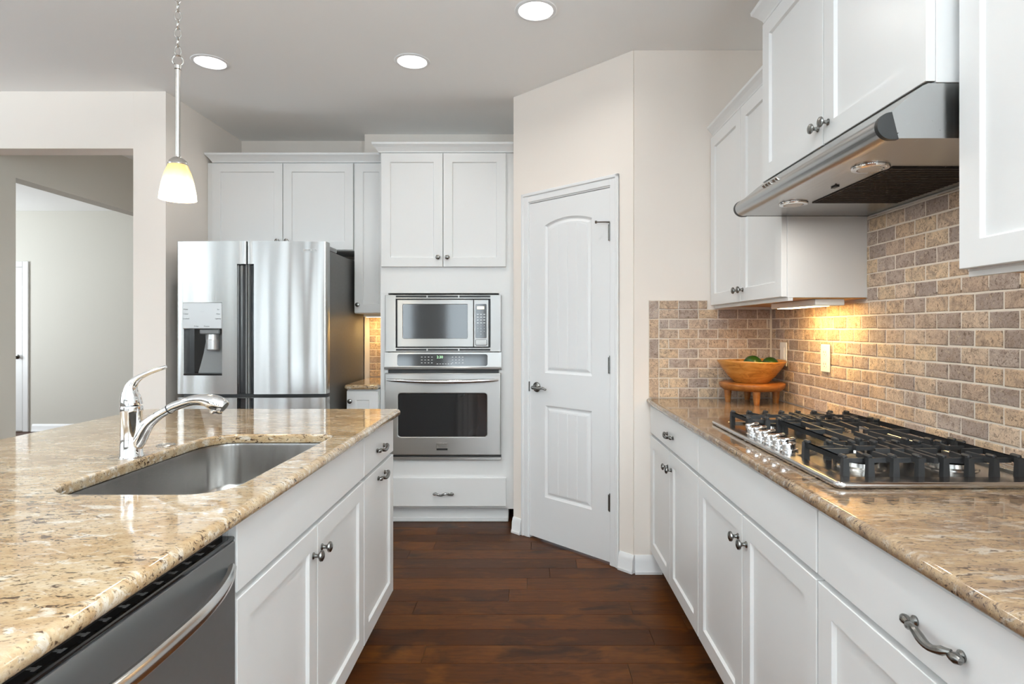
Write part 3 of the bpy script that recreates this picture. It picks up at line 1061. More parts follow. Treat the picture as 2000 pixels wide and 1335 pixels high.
# ------------------------------------------------------------------ small things on the right wall and counter
FO = frame(XW - .0105, 0, (0, 1), (-1, 0))
sw = thing('light_switch', 'white rocker switch plate near the corner, beside the wooden bowl', 'light switch', (XW - .0105, 2.895, 1.15))
mb = MB(FO); mb.box(2.858, 2.932, .0003, .006, 1.094, 1.212, .003); mb.build('plate', MT['white_plastic'], sw)
mb = MB(FO); mb.box(2.879, 2.911, .006, .0085, 1.12, 1.186, .0015); mb.build('rocker', MT['white_plastic'], sw)
ol = thing('electrical_outlet', 'white duplex outlet plate on the tile behind the cooktop', 'outlet', (XW - .0105, 2.488, 1.15))
mb = MB(FO); mb.box(2.451, 2.525, .0003, .006, 1.094, 1.212, .003); mb.build('plate', MT['white_plastic'], ol)
for zc in (1.128, 1.178):
    mb = MB(plate(FO)); mb.slab(rrect(2.472, 2.504, zc - .017, zc + .017, .012), [], .006, .0078, .0006, 2)
    s_ = mb.build('socket', MT['white_plastic'], ol)
    mb = MB(FO)
    mb.box(2.479, 2.4815, .0078, .0082, zc - .003, zc + .006, 0); mb.box(2.4945, 2.497, .0078, .0082, zc - .003, zc + .006, 0); mb.box(2.486, 2.490, .0078, .0082, zc - .011, zc - .007, 0)
    mb.build('slots', MT['black'], s_)

# wooden stand and bowl
bx, by = 1.098, 2.868
st = thing('wooden_stand', 'round wooden riser with stubby legs standing on the corner counter', 'stand', (bx, by, CT))
mb = MB(); mb.lathe([(.135, 0), (.150, .012), (.155, .026), (.154, .031), (.148, .034), (.002, .034)], (bx, by, CT + .066), (0, 0, 1), 40)
mb.build('top', MT['stand'], st, angle=40)
for k in range(4):
    a = math.radians(-100 + 90 * k); lx, ly = bx + .112 * math.cos(a), by + .112 * math.sin(a)
    mb = MB(); mb.lathe([(.0125, .0004), (.016, .03), (.019, .068)], (lx, ly, CT), (0, 0, 1), 14); mb.build('leg', MT['stand'], st)
BZ = CT + .1002
mb = MB()
prof = [(.05, 0), (.078, .0), (.086, .008), (.112, .035), (.135, .065), (.152, .09), (.160, .104), (.1585, .108), (.153, .106), (.143, .088), (.122, .06), (.098, .034), (.075, .018), (.002, .014)]
mb.lathe(prof, (bx - .002, by, BZ), (0, 0, 1), 48)
for v in mb.bm.verts:
    a = math.atan2(v.co.y - by, v.co.x - bx); t = (v.co.z - BZ) / .108
    v.co.z += .003 * t * math.sin(2 * a + .6); 
tag(mb.build('wooden_bowl', MT['bowl'], None, angle=50), 'turned orange brown wooden bowl holding green fruit on the riser', 'bowl')
for (fx, fy, fr, fz, lab) in ((bx - .012, by - .045, .045, .092, 'larger dark green fruit at the left in the wooden bowl'), (bx + .076, by - .035, .041, .088, 'smaller dark green fruit at the right in the wooden bowl')):
    mb = MB()
    n = 14
    mb.lathe([(fr * math.sin(PI * k / n) * (1 + .06 * math.cos(PI * k / n)), -fr * .92 * math.cos(PI * k / n)) for k in range(n + 1)], (fx, fy, BZ + fz), (.15, .1, 1), 24)
    tag(mb.build('green_fruit', MT['green'], None, angle=60), lab, 'fruit', 'green fruit in the wooden bowl')

# under cabinet light
ul = thing('under_cabinet_light', 'slim white lit bar under the corner upper cabinet', 'light', (1.14, 2.42, 1.395))
mb = MB(); mb.box(1.09, 1.20, 2.215, 2.62, 1.367, 1.3915, .002); mb.build('housing', MT['white_plastic'], ul)
mb = MB(); mb.box(1.105, 1.165, 2.26, 2.59, 1.3655, 1.368, 0); mb.build('diffuser', MT['amber_lens'], ul)
area('under_cabinet_glow', (1.15, 2.43, 1.362), (.25, 0, -1), .3, .06, 3.4, (1, .62, .2))

# ------------------------------------------------------------------ recessed lights
def can(x, y, label, power=18):
    t = thing('recessed_light', label, 'ceiling light', (x, y, CEIL), 'recessed ceiling lights')
    mb = MB(); mb.lathe([(.076, .0), (.080, -.006), (.094, -.004), (.0975, -.0005)], (x, y, CEIL), (0, 0, 1), 40, (False, False))
    mb.build('trim_ring', MT['trim'], t)
    mb = MB(); mb.lathe([(.079, -.0025), (.07, -.005), (.001, -.0055)], (x, y, CEIL), (0, 0, 1), 32, (False, True)); mb.build('lens', MT['lens'], t)
    l = bpy.data.lights.new('recessed_beam', 'AREA'); l.shape = 'DISK'; l.size = .14; l.energy = power * CAN; l.color = (1, .97, .92); l.spread = math.radians(150)
    o = bpy.data.objects.new('recessed_beam', l); COL.objects.link(o); o.location = (x, y, CEIL - .008)
    return t


can(.036, 2.679, 'round lit recessed light nearest the pantry corner', 9)
can(-.631, 3.19, 'round lit recessed light in front of the oven cabinet', 7)
can(-1.738, 3.2, 'round lit recessed light in front of the fridge', 9)
for x, y in ((.036, .9), (-1.2, .6), (-2.9, 1.4), (-4.6, 1.0), (-3.6, -1.4), (-1.0, -1.6)):
    can(x, y, 'round lit recessed light out of view behind the viewer')

# ------------------------------------------------------------------ pendant
px_, py_ = -1.197, 2.0
pd = thing('pendant_light', 'small lit amber glass pendant hanging on a chain over the island', 'pendant light', (px_, py_, 1.72))
mb = MB(); mb.lathe([(.0575, 0), (.056, .02), (.050, .055), (.041, .09), (.030, .118), (.026, .126), (.024, .126), (.028, .116), (.039, .088), (.048, .053), (.054, .02), (.0555, 0)], (px_, py_, 1.72), (0, 0, 1), 40, (False, False))
mb.build('lamp_shade', MT['shade'], pd, angle=60)
mb = MB(); mb.lathe([(.030, 0), (.031, .004), (.027, .014), (.016, .024), (.008, .028), (.0075, .034)], (px_, py_, 1.838), (0, 0, 1), 28); mb.build('cap', MT['nickel'], pd)
mb = MB(); mb.cyl((px_, py_, 1.868), (0, 0, 1), .0075, .305, 16); mb.cyl((px_, py_, 2.165), (0, 0, 1), .011, .014, 16); mb.build('rod', MT['nickel'], pd)


def torus_link(mb, c, rx, rz, r, rot, n=16):
    pts = []
    for k in range(n):
        a = 2 * PI * k / n
        h = rx * math.cos(a); pts.append(Vector((c[0] + h * math.cos(rot), c[1] + h * math.sin(rot), c[2] + rz * math.sin(a))))
    seg = 6; rs = []
    nrm = Vector((-math.sin(rot), math.cos(rot), 0))
    for k in range(n):
        d = (pts[(k + 1) % n] - pts[k - 1]).normalized(); s = nrm.cross(d)
        rs.append([pts[k] + nrm * (r * math.cos(2 * PI * q / seg)) + s * (r * math.sin(2 * PI * q / seg)) for q in range(seg)])
    rs.append(rs[0])
    V = [[mb.v(p) for p in r_] for r_ in rs[:-1]]
    for i in range(n):
        a, b = V[i], V[(i + 1) % n]
        for q in range(seg): mb.f([a[q], a[(q + 1) % seg], b[(q + 1) % seg], b[q]])


mb = MB(); torus_link(mb, (px_, py_, 2.196), .0165, .0175, .003, .3, 20); mb.build('ring', MT['nickel'], pd)
mb = MB(); z = 2.229; k = 0
while z < 2.70:
    torus_link(mb, (px_, py_, z), .0095, .0175, .0021, .35 + (PI / 2 if k % 2 else 0)); z += .0300; k += 1
mb.build('chain', MT['nickel'], pd)
mb = MB(); mb.lathe([(.06, 0), (.058, -.012), (.03, -.022), (.008, -.026), (.006, -.034)], (px_, py_, CEIL - .0003), (0, 0, 1), 28); mb.build('canopy', MT['nickel'], pd)
pl = bpy.data.lights.new('pendant_bulb', 'POINT'); pl.energy = 6; pl.color = (1, .85, .6); pl.shadow_soft_size = .03
po = bpy.data.objects.new('pendant_bulb', pl); COL.objects.link(po); po.location = (px_, py_, 1.735)

# ------------------------------------------------------------------ island
XI = -.619
FI = frame(XI, 0, (0, 1), (1, 0))
DI = .58
base_cab('base_cabinet', 'island cabinet with a drawer over one door, both with bar pulls, at the far end', FI, 2.135, 2.600, DI, [(2.135, 2.6, 0)], [(2.135, 2.6)], [])
o = [c for c in bpy.data.objects if c.name.startswith('door') and c.parent and c.parent.get('label', '').startswith('island cabinet')][0]
pull(FI, 2.385, .682, o)
base_cab('sink_cabinet', 'white island cabinet with two doors and a plain panel below the sink', FI, 1.200, 2.133, DI, [(1.2, 1.662, 1), (1.662, 2.133, -1)], [], [(1.2, 2.133)], open_top=True)

ip = thing('island_panel', 'white end and back panels closing the island under the granite top', 'panel', (-1.3, 1.6, 0))
mb = MB(); mb.box(-1.38, XI, 2.602, 2.618, .105, CB - .001, 0); mb.box(-1.38, XI - .075, 2.602, 2.618, .0005, .105, 0); mb.build('end_panel', MT['cabinet'], ip, smooth=False)
mb = MB(); mb.box(-1.38, XI, .565, .585, .0005, CB - .001, .001); mb.build('end_panel', MT['cabinet'], ip, smooth=False)
mb = MB(); mb.box(-1.398, -1.381, .565, 2.618, .0005, CB - .001, .001); mb.build('back_panel', MT['cabinet'], ip, smooth=False)

hole = rounded([(-1.092, 1.287, .10), (-.675, 1.287, .09), (-.664, 1.975, .04), (-.70, 2.008, .05), (-1.075, 2.008, .10)], 7)
mb = MB()
mb.slab(rounded([(-1.743, .42, .05), (-.575, .42, .03), (-.575, 2.662, .026), (-1.743, 2.662, .07)], 6), [hole], CB, CT, .0145, 5, .007)
tag(mb.build('countertop', MT['granite'], None, angle=40), 'speckled gold granite countertop of the island with a sink cut out', 'countertop')

# sink
sk = thing('sink', 'stainless undermount single bowl sink in the island', 'sink', (-.88, 1.65, .68))
lipo = offset(hole, -.022); li = offset(hole, -.004)
mb = MB()
lay = [(lipo, CB - .003), (lipo, CB - .0008), (li, CB - .0008), (offset(li, .001), CB - .008), (offset(li, .006), .75), (offset(li, .014), .725), (offset(li, .03), .71), (offset(li, .05), .705)]
mb.rings([[(x, y, z) for x, y in lp] for lp, z in lay], False, True)
out = [(offset(li, -.002), CB - .003), (offset(li, .003), .74), (offset(li, .03), .705), (offset(li, .05), .7)]
mb.rings([[(x, y, z) for x, y in lipo] for z in (CB - .003,)] + [[(x, y, z) for x, y in lp] for lp, z in out], False, True)
mb.build('basin', MT['sinksteel'], sk, angle=50)
mb = MB(); mb.lathe([(.055, .0), (.055, .003), (.042, .002), (.038, -.0015), (.002, -.002)], (-.88, 1.66, .7055), (0, 0, 1), 28); mb.build('drain', MT['chrome'], sk)

# faucet
fx, fy = -1.127, 1.662
fc = thing('faucet', 'chrome single lever kitchen faucet beside the sink', 'faucet', (fx, fy, CT))
mb = MB(); mb.lathe([(.031, .0003), (.031, .003), (.0285, .006), (.028, .06), (.0275, .125), (.0285, .128), (.0285, .142), (.0275, .145)], (fx, fy, CT), (0, 0, 1), 36)
mb.build('body', MT['chrome'], fc, angle=40)


def cubic(P, n=28):
    """Catmull-Rom through the points; also interpolates a fourth value"""
    out = []
    for i in range(len(P) - 1):
        p0 = P[max(i - 1, 0)]; p1 = P[i]; p2 = P[i + 1]; p3 = P[min(i + 2, len(P) - 1)]
        m = max(2, n // (len(P) - 1))
        for k in range(m + (1 if i == len(P) - 2 else 0)):
            t = k / m
            out.append([.5 * (2 * b + (c - a) * t + (2 * a - 5 * b + 4 * c - d) * t * t + (3 * b - a - 3 * c + d) * t ** 3) for a, b, c, d in zip(p0, p1, p2, p3)])
    return out


c_ = cubic([(fx, fy, CT + .02, .020), (-1.109, fy, .960, .021), (-1.082, fy, 1.006, .0175), (-1.05, fy, 1.033, .0135), (-1.02, fy, 1.050, .0125)])
mb = MB(); mb.tube([p[:3] for p in c_], [p[3] for p in c_], 20, up=(0, 1, 0)); mb.build('spout', MT['chrome'], fc, angle=50)
c_ = cubic([(-1.018, fy, 1.051, .0135), (-1.0, fy, 1.0605, .0135), (-.955, fy, 1.075, .0145), (-.92, fy, 1.077, .0175), (-.895, fy, 1.071, .022), (-.872, fy, 1.062, .0215), (-.862, fy, 1.056, .017)])
mb = MB(); mb.tube([p[:3] for p in c_], [p[3] for p in c_], 20, up=(0, 1, 0)); mb.lathe([(.015, 0), (.017, -.014), (.0155, -.016)], (-.885, fy, 1.055), (.12, 0, 1), 20)
mb.build('spray_head', MT['chrome'], fc, angle=50)
mb = MB(); mb.lathe([(.0138, -.002), (.0145, 0), (.0138, .002)], (-1.0192, fy, 1.0503), (.85, 0, .52), 20); tag(mb.build('seal_ring', MT['black'], fc), 'black ring between spout and spray head')
c_ = cubic([(fx, fy, 1.0615, .0275), (fx - .002, fy, 1.078, .0265), (fx - .004, fy, 1.098, .0215), (fx + .002, fy, 1.120, .0145), (fx + .022, fy, 1.140, .009), (fx + .055, fy, 1.156, .0065), (fx + .09, fy, 1.168, .0058), (fx + .099, fy, 1.172, .004)])
mb = MB(); mb.tube([p[:3] for p in c_], [p[3] for p in c_], 20, up=(0, 1, 0)); mb.build('lever', MT['chrome'], fc, angle=50)
mb = MB(); mb.lathe([(.027, .0004), (.027, .002), (.022, .004), (.02, .003), (.012, .003), (.010, .005), (.001, .0055)], (-1.128, 1.822, CT), (0, 0, 1), 32)
tag(mb.build('hole_cover', MT['nickel'], None), 'small round metal cap set in the granite behind the faucet', 'cover plate')

# dishwasher
dw = thing('dishwasher', 'stainless dishwasher with a curved bar handle at the near end of the island', 'dishwasher', (-.9, .89, 0))
DA, DB = .590, 1.196
mb = MB(FI); mb.box(DA + .004, DB - .004, -.56, -.004, .10, .868, 0); mb.build('tub', MT['black'], dw, smooth=False)
mb = MB(FI); mb.box(DA, DB, -.003, .0215, .11, .848, .004, 2); mb.build('door', MT['steel_h'], dw, wn=True)
dd = bpy.data.objects[[c.name for c in dw.children if c.name.startswith('door')][0]]
mb = MB(FI); mb.box(DA + .001, DB - .001, -.045, .0205, .8485, .8565, .002)
cp = mb.build('control_strip', MT['gloss'], dw, smooth=False)
for k in range(13):
    y = DA + .05 + k * .041
    mb = MB(); mb.box(XI + .004, XI + .009, y, y + .012, .8565, .8568, 0); mb.box(XI - .004, XI + .004, y + .003, y + .009, .8565, .8568, 0)
    mb.build('button', MT['midgrey'], cp, smooth=False)
n = 25; rs = []
mb = MB(FI)
for k in range(n):
    t = -1 + 2 * k / (n - 1); u = (DA + DB) / 2 + t * .284
    d = .022 + .050 * (1 - abs(t) ** 2.6); hw = .011 + .004 * (1 - t * t)
    rs.append([(u, d - .006, .797 - hw * .8), (u, d + .003, .797 - hw), (u, d + .010, .797 - hw * .45), (u, d + .011, .797 + hw * .45), (u, d + .004, .797 + hw), (u, d - .005, .797 + hw * .8)])
mb.rings(rs); mb.build('handle', MT['handle_steel'], dd, angle=50)
mb = MB(FI); mb.box(DA, DB, -.5, -.06, .0005, .099, 0); mb.build('toe_kick', MT['black'], dw, smooth=False)

# ------------------------------------------------------------------ back wall: fridge
FB = frame(0, 3.52, (1, 0), (0, -1))
fr = thing('refrigerator', 'large stainless french door refrigerator with a water dispenser', 'refrigerator', (-1.676, 3.95, 0))
FX0, FX1, FM = -2.130, -1.221, -1.694
mb = MB(); mb.box(FX0 + .004, FX1 - .004, 3.612, 4.36, .03, 1.757, .004); tag(mb.build('body', MT['darkgrey'], fr, smooth=False), 'dark grey side body')
for xa in (FX0 + .03, FX1 - .03):
    for ya in (3.66, 4.3):
        mb = MB(); mb.cyl((xa, ya, .0005), (0, 0, 1), .02, .03, 12); mb.build('foot', MT['black'], fr)
for xa, xb in ((FX0 + .01, FX0 + .09), (FX1 - .09, FX1 - .006)):
    mb = MB(); mb.box(xa, xb, 3.60, 3.76, 1.7575, 1.79, .006); mb.build('hinge_cover', MT['midgrey'], fr, smooth=False)


def fdoor(u0, u1, z0, z1, zn, inner, name, hole=None):
    """bowed steel door; inner = +1/-1 side carrying the pocket below height zn"""
    P = .055; back = -.085

    def dep(u):
        t = (u - FX0) / (FX1 - FX0)
        c = .024 * (1 - (2 * t - 1) ** 2) - .024
        e = min(abs(u - u0), abs(u - u1)); r = .012
        if e < r: c -= r - math.sqrt(max(0, r * r - (r - e) ** 2))
        return c
    us = [u0 + f for f in (0, .0015, .004, .008, .013)]
    us += [u0 + .013 + (u1 - u0 - .026) * k / 12 for k in range(1, 12)] + [u1 - f for f in (.013, .008, .004, .0015, 0)]
    cut = None
    if zn:
        cut = (u1 - P) if inner > 0 else (u0 + .042)
        us += [cut]
    zs = [z0, z1] + ([zn] if zn else [])
    if hole: us += [hole[0], hole[1]]; zs += [hole[2], hole[3]]
    us = sorted(set(round(u, 5) for u in us)); zs = sorted(set(round(z, 5) for z in zs))
    mb = MB(FB)
    def solid(i, j):
        if i < 0 or j < 0 or i >= len(us) - 1 or j >= len(zs) - 1: return False
        uc, zc = (us[i] + us[i + 1]) / 2, (zs[j] + zs[j + 1]) / 2
        if cut is not None and zc < zn and ((inner > 0 and uc > cut) or (inner < 0 and uc < cut)): return False
        if hole and hole[0] < uc < hole[1] and hole[2] < zc < hole[3]: return False
        return True
    VF = {}; VB = {}
    gf = lambda i, j: VF.setdefault((i, j), None) or VF.__setitem__((i, j), mb.v((us[i], dep(us[i]), zs[j]))) or VF[(i, j)]
    gb = lambda i, j: VB.setdefault((i, j), None) or VB.__setitem__((i, j), mb.v((us[i], back, zs[j]))) or VB[(i, j)]
    for i in range(len(us) - 1):
        for j in range(len(zs) - 1):
            if not solid(i, j): continue
            mb.f([gf(i, j), gf(i + 1, j), gf(i + 1, j + 1), gf(i, j + 1)])
            mb.f([gb(i, j), gb(i, j + 1), gb(i + 1, j + 1), gb(i + 1, j)])
            for (di, dj, a, b) in ((-1, 0, (i, j), (i, j + 1)), (1, 0, (i + 1, j), (i + 1, j + 1)), (0, -1, (i, j), (i + 1, j)), (0, 1, (i, j + 1), (i + 1, j + 1))):
                if not solid(i + di, j + dj): mb.f([gf(*a), gf(*b), gb(*b), gb(*a)])
    o = mb.build(name, MT['fridge'], fr, angle=35)
    if zn:
        mb = MB(FB)
        a, b = (cut + .0005, u1 - .001) if inner > 0 else (u0 + .001, cut - .0005)
        mb.box(a, b, back, -.036, z0 + .001, zn - .001, .003)
        tag(mb.build('handle_pocket', MT['smoke'], o, smooth=False), 'dark recessed grip')
        mb = MB(FB)
        e0, e1 = (b - .008, b) if inner > 0 else (a, a + .008)
        mb.box(e0, e1, -.036, -.012, z0 + .001, zn - .001, .002); mb.build('grip_edge', MT['midgrey'], o, smooth=False)
    return o


HX0, HX1, HZ0, HZ1 = -2.083, -1.843, .996, 1.437
ld = fdoor(FX0, FM - .0025, .884, 1.806, 1.668, 1, 'door', (HX0, HX1, HZ0, HZ1))
rd = fdoor(FM + .0025, FX1, .884, 1.806, 1.668, -1, 'door')
fdoor(FX0, FM - .0025, .06, .862, .861, 1, 'freezer_door'); fdoor(FM + .0025, FX1, .06, .862, .861, -1, 'freezer_door')
mb = MB(FB); text_into(mb, 'SAMSUNG', .017, -1.318, 1.752, -.009, FB, .0008); mb.build('lettering', MT['letter'], rd, smooth=False)
# dispenser
mb = MB(FB); mb.box(HX0 + .001, HX1 - .001, -.06, -.004, 1.278, HZ1 - .001, .003); dp = mb.build('dispenser_panel', MT['silver'], ld, smooth=False)
for s_, u, z in (('Water', -2.062, 1.395), ('Cubed', -2.062, 1.367), ('Crushed', -2.060, 1.339), ('Ice', -1.866, 1.395), ('Filter', -1.866, 1.367), ('Lighting', -1.868, 1.339), ('Fridge', -1.998, 1.293), ('Freezer', -1.935, 1.293), ('- - - -', -1.963, 1.382)):
    mb = MB(FB); text_into(mb, s_, .011, u, z, -.0035, FB, .0003); mb.build('lettering', MT['ink'], dp, smooth=False)
mb = MB(FB)
mb.box(HX0 + .001, HX1 - .001, -.0845, -.076, HZ0 + .001, 1.277, 0)
mb.box(HX0 + .001, HX1 - .001, -.0845, -.012, HZ0 + .001, HZ0 + .012, .002)
mb.build('dispenser_recess', MT['gloss'], ld, smooth=False)
mb = MB(FB)
pr = [(-1.975, 1.26), (-1.972, 1.20), (-1.985, 1.13), (-2.003, 1.06), (-2.018, 1.009)]
mb.rings([[(u, -.0755, z), (u + .003, -.055, z), (u + .008, -.053, z), (HX1 - .002, -.060, z), (HX1 - .002, -.0755, z)] for u, z in pr])
mb.build('paddle_plate', MT['midgrey'], ld, angle=40)
mb = MB(FB)
mb.box(-1.99, -1.868, -.074, -.02, 1.245, 1.2765, .006)
nz = mb.build('nozzle_housing', MT['midgrey'], ld, smooth=False)
mb = MB(FB); mb.lathe([(.030, 0), (.032, -.03), (.035, -.034), (.034, -.09), (.030, -.096)], (-1.912, -.03, 1.244), (0, 0, 1), 20); mb.build('ice_chute', MT['silver'], ld)

# ------------------------------------------------------------------ back wall: upper cabinets
FBU = frame(0, 4.062, (1, 0), (0, -1))
uc = thing('upper_cabinet', 'wide white two door cabinet above the refrigerator', 'cabinet', (-1.7, 4.2, 1.82))
carcass(FBU, -2.224, -1.203, .327, 1.818, 2.428, uc)
for u0, u1, s_ in ((-2.187, -1.694, 1), (-1.694, -1.206, -1)):
    dr = shaker(FBU, u0 + .0025, u1 - .0025, 1.823, 2.421, uc); knob(FBU, (u1 - .032) if s_ > 0 else (u0 + .032), 1.882, dr)
crown(FBU, -2.176, -1.203, 2.4285, uc, .05, True, False)
nc = thing('upper_cabinet', 'narrow white single door cabinet between fridge and oven tower', 'cabinet', (-1.08, 4.2, 1.38))
carcass(FBU, -1.2015, -.968, .325, 1.383, 2.428, nc)
dr = shaker(FBU, -1.199, -.970, 1.388, 2.421, nc); knob(FBU, -1.172, 1.443, dr)
crown(FBU, -1.2025, -.968, 2.4285, nc, .05, False, False)

# oven tower
FOV = frame(0, 3.83, (1, 0), (0, -1))
ov = thing('oven_cabinet', 'tall white cabinet tower housing the microwave and wall oven', 'cabinet', (-.53, 4.1, 0))
mb = MB(FOV)
OX0, OX1 = -.965, -.094
CX0, CX1 = -.915, -.189      # cavity
mb.box(OX0, OX1, -.555, 0, 1.51, 2.428, .001)
mb.box(OX0, CX0, -.555, 0, .42, 1.51, 0); mb.box(CX1, OX1, -.555, 0, .42, 1.51, 0)
mb.box(CX0, CX1, -.555, -.54, .42, 1.51, 0)
mb.box(OX0, OX1, -.555, 0, .105, .42, .001)
mb.build('carcass', MT['cabinet'], ov, smooth=False)
mb = MB(FOV); mb.box(OX0, OX1 - .035, -.5, -.05, .0005, .1045, 0); mb.box(OX0, OX1 - .035, -.0495, -.04, .0005, .03, .004); mb.build('toe_kick', MT['cabinet'], ov, smooth=False)
for u0, u1, s_ in ((-.958, -.553, 1), (-.553, -.142, -1)):
    dr = shaker(FOV, u0 + .002, u1 - .002, 1.682, 2.422, ov); knob(FOV, (u1 - .03) if s_ > 0 else (u0 + .03), 1.742, dr)
dr = slab_front(FOV, -.958, -.142, .121, .307, ov); pull(FOV, -.549, .205, dr)
mb = MB(FOV); mb.box(OX1 - .036, OX1, .0005, .004, .1, 2.42, 0)
mb.build('filler', MT['cabinet'], ov, smooth=False)
crown(FOV, OX0, OX1, 2.4285, ov, .172, True, False)

# microwave
mw = thing('microwave', 'built in stainless microwave above the wall oven', 'microwave', (-.552, 3.85, 1.12))
D = .012
Q = plate(FOV)
mb = MB(Q); mb.slab(rrect(-.930, -.174, 1.128, 1.499, .003, 2), [rrect(-.861, -.244, 1.154, 1.4725, .002, 2)], .001, .02, .002, 2); mb.build('trim_frame', MT['steel'], mw, smooth=False)
for u0, u1 in ((-.860, -.661), (-.652, -.455), (-.446, -.245)):
    for z0, z1 in ((1.481, 1.494), (1.134, 1.147)):
        mb = MB(FOV); mb.box(u0, u1, .0195, .0206, z0, z1, 0); mb.build('vent_slot', MT['black'], mw, smooth=False)
mb = MB(FOV); mb.box(-.860, -.245, -.4, .006, 1.156, 1.471, 0); mb.build('body', MT['black'], mw, smooth=False)
mb = MB(Q); mb.slab(rrect(-.850, -.3545, 1.1605, 1.466, .004, 3), [rrect(-.815, -.393, 1.2136, 1.4377, .006, 3)], .0065, .024, .002, 2); md_ = mb.build('door', MT['steel'], mw, smooth=False)
mb = MB(FOV); mb.box(-.814, -.394, .0068, .0215, 1.2146, 1.4367, 0); mb.build('window', MT['smoke'], md_, smooth=False)
mb = MB(FOV); mb.box(-.3515, -.2556, .0065, .024, 1.1605, 1.466, .002); cpn = mb.build('control_panel', MT['steel'], mw, smooth=False)
mb = MB(Q); mb.slab(rrect(-.342, -.269, 1.217, 1.439, .005, 3), [], .0241, .0256, .0004, 1); kp = mb.build('keypad', MT['smoke'], cpn, smooth=False)
mb = MB(FOV)
for r_ in range(8):
    for c in range(3):
        u = -.326 + c * .021; z = 1.242 + r_ * .0185
        if r_ < 4: text_into(mb, '0' if (r_ == 0 and c == 1) else ('' if r_ == 0 else str((3 - r_) * 3 + c + 1)), .010, u, z, .0258, FOV, .0002)
        else: mb.box(u - .0065, u + .0065, .0257, .0260, z - .002, z + .002, 0)
mb.build('key_marks', MT['letter'], kp, smooth=False)
mb = MB(FOV); mb.box(-.331, -.284, .0257, .026, 1.405, 1.424, 0); mb.build('display', MT['lcd'], kp, smooth=False)
mb = MB(Q); mb.slab(rrect(-.3425, -.2665, 1.1685, 1.2085, .008, 4), [], .0241, .0246, 0); mb.build('button_seam', MT['black'], cpn, smooth=False)
mb = MB(Q); mb.slab(rrect(-.340, -.269, 1.171, 1.206, .007, 4), [], .0242, .0275, .001, 2); mb.build('open_button', MT['steel'], cpn)

# wall oven
wo = thing('wall_oven', 'stainless wall oven with a dark glass door below the microwave', 'oven', (-.552, 3.85, .42))
mb = MB(FOV); mb.box(CX0 + .003, CX1 - .003, -.5, .0, .43, 1.122, 0); mb.build('body', MT['black'], wo, smooth=False)
mb = MB(FOV)
pr = [(.001, 1.011), (.020, 1.011), (.034, 1.016), (.036, 1.024), (.030, 1.030), (.022, 1.124), (.001, 1.124)]
mb.rings([[(-.934, d, z) for d, z in pr], [(-.172, d, z) for d, z in pr]]); op = mb.build('control_panel', MT['steel'], wo, smooth=False)
mb = MB(FOV)
cl = rrect(-.850, -.262, 1.036, 1.113, .014, 4)
slope = lambda z: .030 - .008 * (z - 1.030) / .094
mb.rings([[(u, slope(z) + .0001, z) for u, z in cl], [(u, slope(z) + .0012, z) for u, z in cl]]); og = mb.build('glass', MT['smoke'], op, smooth=False)
mb = MB(FOV); text_into(mb, '2:30', .024, -.573, 1.093, slope(1.09) + .0014, FOV, .0003); mb.build('clock_digits', MT['digits'], og, smooth=False)
mb = MB(FOV)
for r_, z in enumerate((1.094, 1.075, 1.056)):
    for k in range(4):
        for u in (-.69 + k * .022, -.49 + k * .022):
            mb.box(u - .005, u + .005, slope(z) + .0012, slope(z) + .0015, z - .0015, z + .0015, 0)
for k in range(6): mb.box(-.593 + k * .018, -.583 + k * .018, slope(1.05) + .0012, slope(1.05) + .0015, 1.0485, 1.0515, 0)
mb.build('key_marks', MT['letter'], og, smooth=False)
mb = MB(Q); mb.slab(rrect(-.930, -.176, .457, .989, .004, 3), [rrect(-.843, -.266, .576, .858, .018, 5)], .002, .032, .004, 3); odr = mb.build('door', MT['steel'], wo, angle=35)
mb = MB(Q); mb.slab(rrect(-.842, -.267, .577, .857, .0175, 5), [], .004, .0275, .0006, 1); mb.build('window', MT['gloss'], odr, smooth=False)
n = 25; mb = MB(FOV); rs = []
for k in range(n):
    t = -1 + 2 * k / (n - 1); u = -.553 + t * .362
    d = .033 + .042 * (1 - abs(t) ** 2.4); zc = .946 - .008 * (1 - t * t); hw = .013 * (1 - .25 * t * t) if abs(t) < .97 else .007
    rs.append([(u, d + .011 * math.cos(a), zc + hw * math.sin(a)) for a in [2 * PI * q / 10 for q in range(10)]])
mb.rings(rs)
mb.build('handle', MT['handle_steel'], odr, angle=50)
mb = MB(FOV); mb.box(-.594, -.520, .0322, .0345, .489, .536, .001); bd = mb.build('badge', MT['nickel'], odr, smooth=False)
mb = MB(FOV); mb.box(-.592, -.522, .0346, .0350, .490, .502, 0); mb.build('badge_strip', MT['black'], bd, smooth=False)
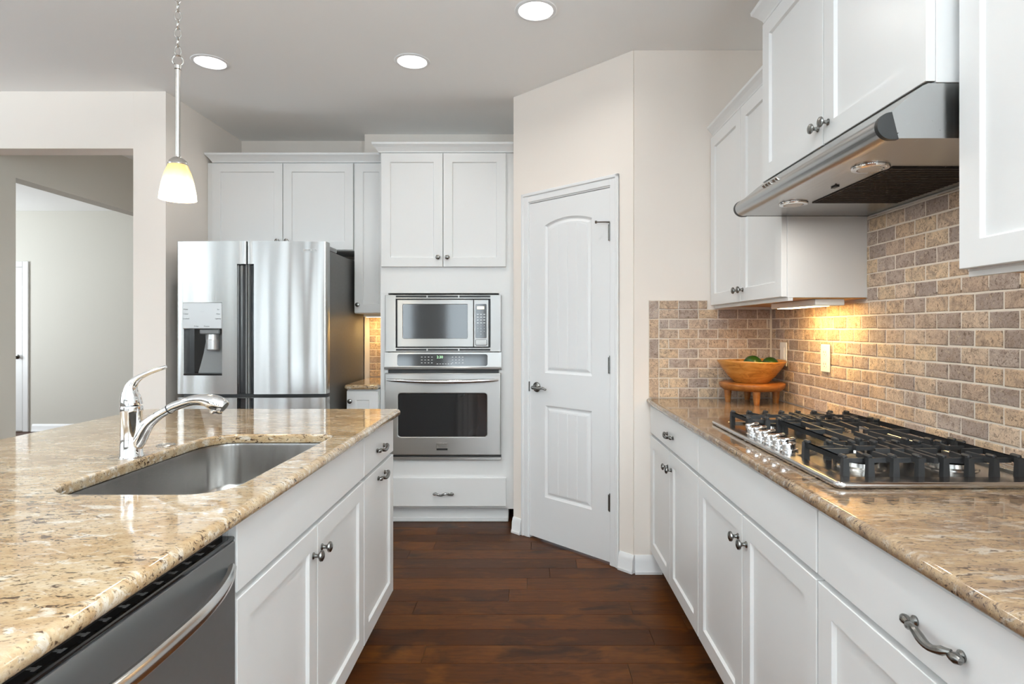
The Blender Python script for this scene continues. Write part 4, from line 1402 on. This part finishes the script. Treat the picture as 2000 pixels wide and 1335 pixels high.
mb = MB(FOV); text_into(mb, 'FRIGIDAIRE', .0115, -.557, .521, .0346, FOV, .0003); mb.build('lettering', MT['ink'], bd, smooth=False)
mb = MB(FOV); mb.box(-.930, -.174, .001, .012, .443, .456, 0); mb.build('vent', MT['black'], wo, smooth=False)
mb = MB(FOV); mb.box(-.934, -.172, .001, .026, .424, .4425, .003); mb.build('bottom_trim', MT['steel'], wo, smooth=False)

# small counter between fridge and oven
sb = thing('base_cabinet', 'small white one door base cabinet beside the fridge', 'cabinet', (-1.07, 4.1, 0))
FSB = frame(0, 3.81, (1, 0), (0, -1))
carcass(FSB, -1.176, -.9675, .575, .105, CB - .001, sb, False, .07)
dr = shaker(FSB, -1.174, -.970, .118, .874, sb); knob(FSB, -1.148, .81, dr)
mb = MB(); mb.slab(rounded([(-1.188, 3.766, .024), (-.967, 3.766, 0), (-.967, 4.388, 0), (-1.188, 4.388, 0)], 3), [], CB, CT, .0135, 4)
tag(mb.build('countertop', MT['granite'], None, angle=40), 'small granite counter between the refrigerator and the oven tower', 'countertop')
FTS = frame(0, 4.389, (1, 0), (0, -1))
mb = MB(FTS); mb.mi = 1; mb.box(-1.188, -.967, .0003, .004, CT + .0008, 1.381, 0); mb.mi = 0
z = CT + .001
for k_ in range(9):
    zt = min(z + TH, 1.380); tile_field(mb, [(z, zt, [(-1.188, -.967)])], 0, -1.188 + (.0515 if k_ % 2 else 0)); z = zt
tag(mb.build('tile_backsplash', [MT['tile'], MT['grout']], None, smooth=False), 'sliver of lit tile backsplash between the fridge and oven tower', 'backsplash')
u2 = thing('under_cabinet_light', 'short lit bar under the narrow cabinet beside the oven tower', 'light', (-1.08, 4.22, 1.38))
mb = MB(); mb.box(-1.18, -.985, 4.2, 4.28, 1.362, 1.3825, .002); mb.build('housing', MT['white_plastic'], u2)
mb = MB(); mb.box(-1.165, -1.0, 4.21, 4.27, 1.3605, 1.363, 0); mb.build('diffuser', MT['amber_lens'], u2)
area('under_cabinet_glow', (-1.08, 4.24, 1.357), (0, .3, -1), .16, .05, 1.7, (1, .62, .2))
